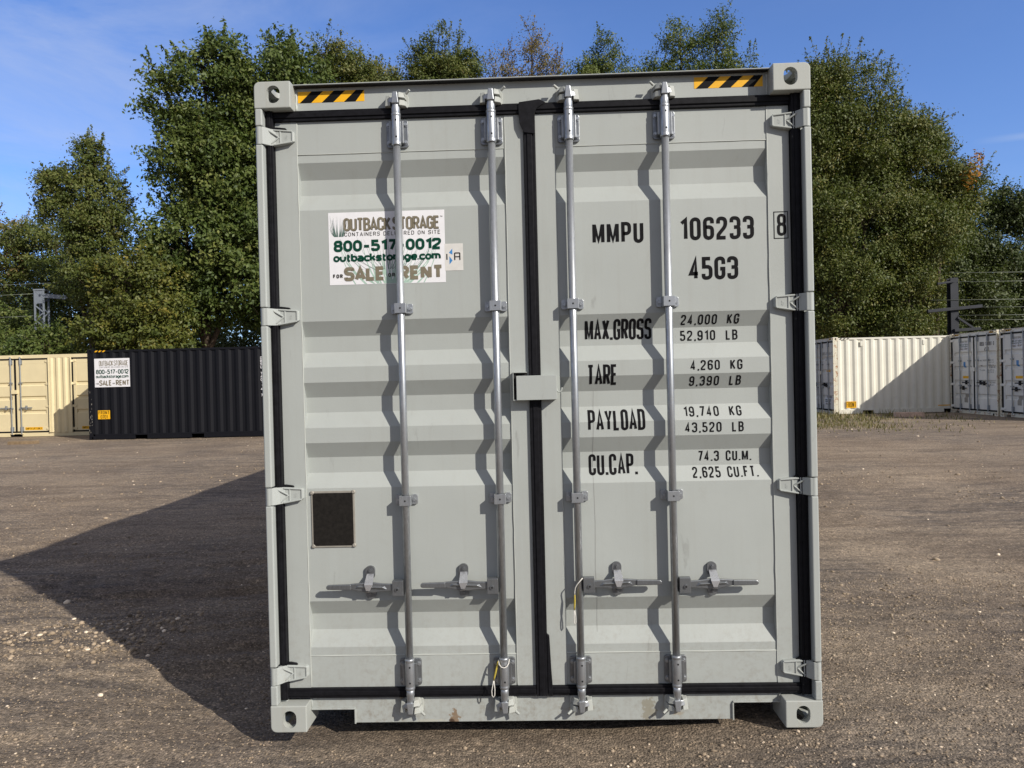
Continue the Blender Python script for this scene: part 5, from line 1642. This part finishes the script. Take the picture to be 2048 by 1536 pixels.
def tree(name, label, base, lobes, mat, seed, n_leaf=30000, leaf=.17, clump=.55, sprigs=120, per=70, hue=0.0, group=None, trunk_r=.22, droop=.35, cat="tree", upward=.5, inner=.45, bark=None):
    """lobes: (dx, dy, z, rx, ry, rz) ellipsoids relative to the base that the crown's clumps follow"""
    rg = np.random.default_rng(seed); rnd = random.Random(seed)
    o = empty(name, (base[0], base[1], 0.0)); tag(o, label, cat, group)
    main = np.array(lobes, float)
    sat = []
    for L_ in main:
        for _ in range(7):
            dd = rg.normal(0, 1, 3); dd[2] = dd[2] * .8 + .25; dd /= np.linalg.norm(dd)
            k_ = rg.uniform(.24, .46)
            sat.append(np.concatenate([L_[:3] + dd * L_[3:] * rg.uniform(.8, 1.08), L_[3:] * k_ * np.array([1, 1, rg.uniform(.8, 1.5)])]))
    lob = np.concatenate([main, np.array(sat)])
    vol = (lob[:, 3] * lob[:, 4] * lob[:, 5]) ** .66
    vol[:len(main)] *= .75
    per_ = per
    n_cl = max(20, int(n_leaf * 1.75) // per_)
    which = rg.choice(len(lob), n_cl, p=vol / vol.sum())
    d = rg.normal(0, 1, (n_cl, 3)); d /= np.linalg.norm(d, axis=1, keepdims=True)
    rad = inner + (1 - inner) * rg.random(n_cl) ** .45
    # lumpy surface
    rad *= 1 + .16 * np.sin(d[:, 0] * 5 + which * 2.1 + seed) * np.cos(d[:, 2] * 6 + which) + rg.normal(0, .05, n_cl)
    cc = lob[which, :3] + d * rad[:, None] * lob[which, 3:]
    # drop clumps deep inside other lobes
    deep = np.zeros(n_cl, bool)
    for L_ in main:
        q = (cc - L_[:3]) / L_[3:]
        deep |= np.linalg.norm(q, axis=1) < inner * .85
    cc, d, which = cc[~deep], d[~deep], which[~deep]
    n_cl = len(cc)
    cr_ = clump * rg.uniform(.6, 1.35, n_cl)
    k = np.repeat(np.arange(n_cl), per_)
    off = np.clip(rg.normal(0, 1, (len(k), 3)), -1.7, 1.7) * np.array([.55, .55, .34])
    # each clump is a spray that leans outward and hangs a little
    lean = d[k] * np.minimum(np.abs(rg.normal(0, .5, len(k))), .95)[:, None]
    C = cc[k] + (off + lean) * cr_[k][:, None]
    C[:, 2] -= .12 * (np.linalg.norm(off[:, :2], axis=1) * cr_[k]) ** 2
    Nn = rg.normal(0, .75, (len(k), 3)) + d[k] * .55 + np.array([.25, -.3, upward])
    tint = np.clip(.40 + hue + .20 * rg.normal(0, 1, n_cl)[k] + .13 * rg.normal(0, 1, len(k)), 0, 1)
    # sprigs that break the outline
    CS, NS, TS = [], [], []
    tw = MB()
    for s_ in range(int(sprigs * 1.5)):
        li = rg.choice(len(lob), p=vol / vol.sum())
        dd = rg.normal(0, 1, 3); dd[2] = abs(dd[2]) * 1.1 - .15; dd /= np.linalg.norm(dd)
        p0 = lob[li, :3] + dd * lob[li, 3:] * rg.uniform(.78, .98)
        dirn = dd * .8 + np.array([0, 0, .75]) + rg.normal(0, .25, 3); dirn /= np.linalg.norm(dirn)
        ln = rg.uniform(.5, 1.5) * clump * 2.0
        m_ = int(18 + ln * 20)
        t = rg.random(m_)
        c = p0 + dirn * (t * ln)[:, None] + rg.normal(0, .12, (m_, 3)) * (1.15 - t)[:, None]
        CS.append(c); NS.append(rg.normal(0, .8, (m_, 3)) + np.array([.2, -.4, .4])); TS.append(np.clip(rg.normal(.42 + hue, .2, m_), 0, 1))
        tw.tube([p0 - dirn * .8, p0 + dirn * ln * .5, p0 + dirn * ln], [.018, .010, .004], 3)
    if CS:
        C = np.concatenate([C] + CS); Nn = np.concatenate([Nn] + NS); tint = np.concatenate([tint] + TS)
    Nn /= np.linalg.norm(Nn, axis=1, keepdims=True)
    link("crown", leaves_mesh("crown", C, Nn, leaf, tint, rg, droop), mat, o)
    # trunk and limbs
    zmin = main[:, 2].min()
    fork = max(1.2, zmin * .55)
    t0 = Vector((0, 0, -.3)); t1 = Vector((rnd.uniform(-.2, .2), rnd.uniform(-.2, .2), fork))
    tw.tube([t0, t0.lerp(t1, .25) + Vector((.05, 0, 0)), t0.lerp(t1, .6), t1], [trunk_r * 1.35, trunk_r * 1.05, trunk_r * .95, trunk_r * .85], 9)
    for L_ in main:
        c = Vector(L_[:3]); a = t1
        mid_ = a.lerp(c, .5) + Vector((rnd.uniform(-.4, .4), rnd.uniform(-.4, .4), .3))
        top_ = c + Vector((0, 0, L_[5] * .7))
        tw.tube([a, a.lerp(mid_, .5), mid_, c, c.lerp(top_, .6), top_], [trunk_r * .6, trunk_r * .5, trunk_r * .42, trunk_r * .3, trunk_r * .18, .02], 6)
        for _ in range(9):
            dd = Vector((rnd.gauss(0, 1), rnd.gauss(0, 1), rnd.gauss(.3, .7))).normalized()
            st = c.lerp(top_, rnd.uniform(-.3, .7)); e = c + Vector((dd.x * L_[3], dd.y * L_[4], dd.z * L_[5])) * rnd.uniform(.7, 1.0)
            tw.tube([st, st.lerp(e, .5) + Vector((0, 0, .2)), e], [trunk_r * .2, trunk_r * .12, .012], 4)
    tw.build("trunk", bark or M['bark'], o)
    return o

# left side
tree("broadleaf_tree", "tallest dark green tree on the left, behind the black container", (-16.9, 36.5),
     [(0.3, 0, 17.5, 2.14, 2.05, 2.88), (-1.0, 0, 13.9, 1.77, 2.05, 2.42), (1.0, -0.3, 12.9, 2.42, 2.23, 2.6), (0.0, -0.4, 9.3, 2.42, 2.42, 2.23), (1.8, -0.2, 7.3, 2.42, 2.05, 2.05), (-0.8, 0, 5.9, 2.05, 1.86, 1.67)],
     LEAFM['green'], 11, 46000, .24, .62, 190, hue=-.02, trunk_r=.30, droop=.9)
tree("broadleaf_tree", "tall dark green tree rising directly left of the grey container's top corner", (-12.4, 37.0),
     [(0, 0, 17.4, 2.26, 1.99, 2.62), (-1.2, 0, 14.2, 1.99, 1.99, 2.35), (1.4, 0, 13.6, 1.99, 1.99, 2.71), (0, -0.4, 9.6, 2.62, 2.26, 2.52), (0.8, -0.4, 6.0, 2.62, 2.16, 1.99)],
     LEAFM['green'], 12, 42000, .24, .62, 170, hue=-.08, trunk_r=.30, droop=.9)
tree("broadleaf_tree", "olive brown tree top showing over the grey container's left roof edge", (-8.6, 40.0),
     [(-1.2, 0, 19.3, 1.76, 1.76, 2.11), (0.9, 0, 18.7, 1.58, 1.76, 1.67), (1.9, 0, 18.1, 1.14, 1.14, 1.23), (0, 0, 13.2, 2.46, 2.11, 2.82), (0.7, 0, 9.6, 1.9, 1.7, 2.4), (-0.7, 0.2, 6.2, 1.9, 1.7, 2.0), (0.5, 0, 3.8, 1.7, 1.5, 1.5)],
     LEAFM['olive'], 13, 60800, .16, .50, 120, hue=.05, trunk_r=.2)
tree("broadleaf_tree", "ragged vine-hung tree standing alone against the sky left of the tallest tree", (-23.0, 36.0),
     [(-0.1, 0, 11.9, 1.84, 1.65, 1.46), (-1.4, 0, 11.5, 1.07, 1.16, 1.07), (0.1, 0, 13.8, 0.73, 0.78, 1.26), (0.6, -0.2, 9.9, 1.46, 1.46, 1.36), (-2.0, 0, 13.2, 0.48, 0.48, 0.39), (0.6, 0, 7.4, 1.84, 1.75, 1.55)],
     LEAFM['olive'], 14, 24000, .16, .45, 150, hue=-.05, trunk_r=.20, droop=.6)
tree("broadleaf_tree", "low yellow-green tree in front of the ragged tree above the cream container roof", (-19.3, 33.2),
     [(0.0, 0, 6.9, 1.85, 1.41, 1.58), (0.8, -0.2, 4.6, 1.85, 1.41, 1.5), (-1.1, 0, 4.4, 1.58, 1.32, 1.41), (0.9, 0, 3.0, 1.76, 1.32, 1.06)],
     LEAFM['yellow'], 15, 17000, .19, .45, 90, hue=-.06, trunk_r=.14, droop=.6)
for k, (x, y, zt, rx, mt, lab, hu) in enumerate(((-35.2, 46, 13.4, 3.4, 'brown', "brownish tree at the left edge, higher of the far pair", -.12), (-31.0, 45, 13.0, 2.8, 'olive', "olive tree standing second from the left edge", -.1),
                                          (-31.2, 39.5, 6.6, 2.6, 'green', "small green tree behind the cream container at the left edge", 0.05))):
    tree("broadleaf_tree", lab, (x, y), [(0, 0, zt - rx * .8, rx, 2.2, rx * .8), (-.8, 0, zt - rx * 1.7, rx * 1.1, 2.2, rx), (1.0, -.3, max(2.6, zt - rx * 2.4), rx * 1.1, 2.2, rx * .9)],
         LEAFM[mt], 20 + k, 20000, .18, .55, 60, hue=hu, trunk_r=.18)
tree("sapling", "bright green sapling catching the sun just above the black container", (-18.9, 35.0),
     [(.0, 0, 5.3, .75, .7, .85), (.2, 0, 4.3, .85, .7, .6)], LEAFM['yellow'], 30, 2400, .20, .35, 8, per=60, hue=.05, trunk_r=.06, droop=.9)
tree("shrub", "low leafy bush hiding the foot of the pale lattice mast", (-24.3, 33.8),
     [(0, 0, 3.6, 1.3, 1.0, 1.0), (-.9, .1, 3.0, 1.1, .9, .9), (.9, 0, 2.6, 1.2, 1.0, 1.2)], LEAFM['green'], 31, 6500, .18, .4, 24, hue=.0, trunk_r=.07, droop=.6, cat="shrub")
tree("broadleaf_tree", "dark tree filling the gap behind the large olive tree's crown", (20.8, 44.0),
     [(0, 0, 12.6, 3.2, 2.2, 2.8), (-.8, 0, 8.6, 3.4, 2.2, 2.6), (1.0, 0, 5.0, 3.4, 2.2, 2.4)], LEAFM['dark'], 55, 40000, .2, .6, 40, hue=.1, trunk_r=.22)
# over the container roof
tree("broadleaf_tree", "rounded brownish green tree top over the middle-left of the grey container's roof", (-3.6, 40.0),
     [(0.0, 0, 20.349999999999998, 1.46, 1.2, 1.95), (0.324, 0, 18.95, 1.76, 1.36, 2.04), (-0.648, 0, 18.75, 1.56, 1.28, 1.95), (0, 0, 12.15, 1.6, 1.6, 2.8), (0.7, 0, 9.6, 1.9, 1.7, 2.4), (-0.7, 0.2, 6.2, 1.9, 1.7, 2.0), (0.5, 0, 3.8, 1.7, 1.5, 1.5)],
     LEAFM['olive'], 41, 54080, .15, .42, 130, hue=-.12, trunk_r=.16)
tree("broadleaf_tree", "thin reddish brown tree top with two spires and bare twigs above the roof", (.9, 40.0),
     [(0.7020000000000001, 0, 20.45, 0.7, 0.56, 1.78), (-1.08, 0, 19.25, 0.92, 0.72, 1.61), (1.836, 0, 18.85, 0.97, 0.72, 1.36), (-0.10800000000000001, 0, 18.05, 1.84, 1.12, 1.27), (0, 0, 12.65, 1.52, 1.44, 2.56), (0.7, 0, 9.6, 1.9, 1.7, 2.4), (-0.7, 0.2, 6.2, 1.9, 1.7, 2.0), (0.5, 0, 3.8, 1.7, 1.5, 1.5)],
     LEAFM['brown'], 42, 25520, .13, .48, 150, hue=.02, trunk_r=.13, per=40)
tree("broadleaf_tree", "dense green tree top right of the roof's middle", (5.1, 40.0),
     [(1.08, 0, 19.05, 1.2, 1.04, 1.7), (-0.324, 0, 17.95, 1.4, 1.12, 1.7), (2.2680000000000002, 0, 17.65, 1.4, 1.12, 1.27), (0.7, 0, 11.85, 1.76, 1.6, 2.88), (0.7, 0, 9.6, 1.9, 1.7, 2.4), (-0.7, 0.2, 6.2, 1.9, 1.7, 2.0), (0.5, 0, 3.8, 1.7, 1.5, 1.5)],
     LEAFM['green'], 43, 68000, .14, .42, 90, hue=.05, trunk_r=.16)
tree("broadleaf_tree", "wide airy green tree top with two peaks near the grey container's right roof corner", (11.1, 40.0),
     [(-0.7, 0, 20.45, 0.88, 0.96, 1.76), (1.4, 0, 20.55, 0.8, 0.88, 1.68), (2.5, 0, 19.05, 0.96, 0.96, 1.2), (-2.3, 0, 18.85, 0.96, 0.96, 1.12), (0.2, 0, 18.05, 2.16, 1.44, 1.52), (0, 0, 12.15, 2.08, 1.76, 2.88), (0.7, 0, 9.6, 1.9, 1.7, 2.4), (-0.7, 0.2, 6.2, 1.9, 1.7, 2.0), (0.5, 0, 3.8, 1.7, 1.5, 1.5)],
     LEAFM['green'], 44, 48000, .14, .48, 150, hue=.02, trunk_r=.16, per=50)
# right side
tree("broadleaf_tree", "large olive green tree with feathery top right of the grey container", (18.3, 36.5),
     [(0.2, 0, 16.0, 2.12, 1.84, 2.3), (-1.6, 0, 14.2, 2.3, 2.02, 2.76), (1.9, 0, 13.4, 2.21, 2.02, 2.39), (-2.2, -0.2, 9.6, 2.39, 2.02, 2.76), (0.8, -0.5, 9.2, 2.85, 2.21, 2.76), (-1.2, -0.4, 5.4, 2.67, 2.02, 2.21)],
     LEAFM['olive'], 51, 105000, .145, .58, 260, hue=-.04, trunk_r=.28, droop=.7, upward=.3)
r2 = tree("broadleaf_tree", "broad olive tree with an orange-leaved twig at its right side", (22.9, 36.8),
     [(-0.95, 0, 12.6, 1.9, 1.58, 1.9), (1.15, 0, 11.2, 1.19, 1.27, 1.34), (0.45, -0.2, 9.6, 1.27, 1.27, 1.19), (-0.75, -0.4, 8.6, 1.98, 1.74, 1.9), (-1.35, -0.5, 5.0, 1.98, 1.58, 1.74), (-3.35, -0.6, 3.2, 1.74, 1.43, 1.19)],
     LEAFM['olive'], 52, 68000, .145, .55, 150, hue=-.02, trunk_r=.24, droop=.7, upward=.3)
rg = np.random.default_rng(5)
pt = np.array([1.15, -1.7, 11.0]) + np.outer(rg.random(260), [.55, -.1, 1.6]) + rg.normal(0, .18, (260, 3))
nr = rg.normal(0, .8, (260, 3)) + np.array([.2, -.5, .4]); nr /= np.linalg.norm(nr, axis=1, keepdims=True)
tg = link("orange_foliage", leaves_mesh("orange_foliage", pt, nr, .17, rg.random(260), rg), leaf_mat("orange_leaves", [(0.30, 0.13, 0.02), (0.45, 0.22, 0.03)]), r2)
tg["label"] = "branch of orange leaves"
tree("broadleaf_tree", "dark green tree at the far right edge, behind the wires", (32.5, 46),
     [(0, 0, 10.2, 3.21, 2.27, 2.46), (-2.0, -0.3, 7.2, 3.02, 2.27, 2.46), (1.5, -0.3, 5.7, 3.02, 2.27, 2.46), (-1.0, -0.5, 2.8, 3.21, 2.27, 1.89)],
     LEAFM['dark'], 53, 60000, .19, .6, 90, hue=.05, trunk_r=.25)
tree("broadleaf_tree", "dark green tree directly behind the dark steel mast", (27.2, 44.5),
     [(0, 0, 8.9, 2.72, 2.14, 2.92), (0.8, -0.3, 5.5, 2.82, 2.14, 2.33), (-0.6, -0.3, 2.9, 2.72, 2.14, 1.75)],
     LEAFM['dark'], 54, 52000, .19, .6, 80, hue=.2, trunk_r=.22)
# shaded undergrowth that closes the view under the crowns
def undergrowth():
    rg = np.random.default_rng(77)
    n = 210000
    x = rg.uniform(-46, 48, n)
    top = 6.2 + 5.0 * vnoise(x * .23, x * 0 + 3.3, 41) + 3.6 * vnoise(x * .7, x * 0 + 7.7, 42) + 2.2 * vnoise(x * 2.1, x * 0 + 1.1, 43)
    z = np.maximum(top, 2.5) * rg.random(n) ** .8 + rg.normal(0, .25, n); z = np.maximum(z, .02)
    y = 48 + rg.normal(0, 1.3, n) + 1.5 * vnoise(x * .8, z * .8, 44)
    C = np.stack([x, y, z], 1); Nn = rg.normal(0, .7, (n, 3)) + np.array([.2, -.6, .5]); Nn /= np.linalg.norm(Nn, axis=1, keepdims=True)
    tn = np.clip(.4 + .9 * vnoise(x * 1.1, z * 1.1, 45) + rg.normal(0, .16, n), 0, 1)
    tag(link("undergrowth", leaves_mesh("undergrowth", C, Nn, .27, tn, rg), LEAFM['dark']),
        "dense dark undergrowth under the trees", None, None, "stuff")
undergrowth()
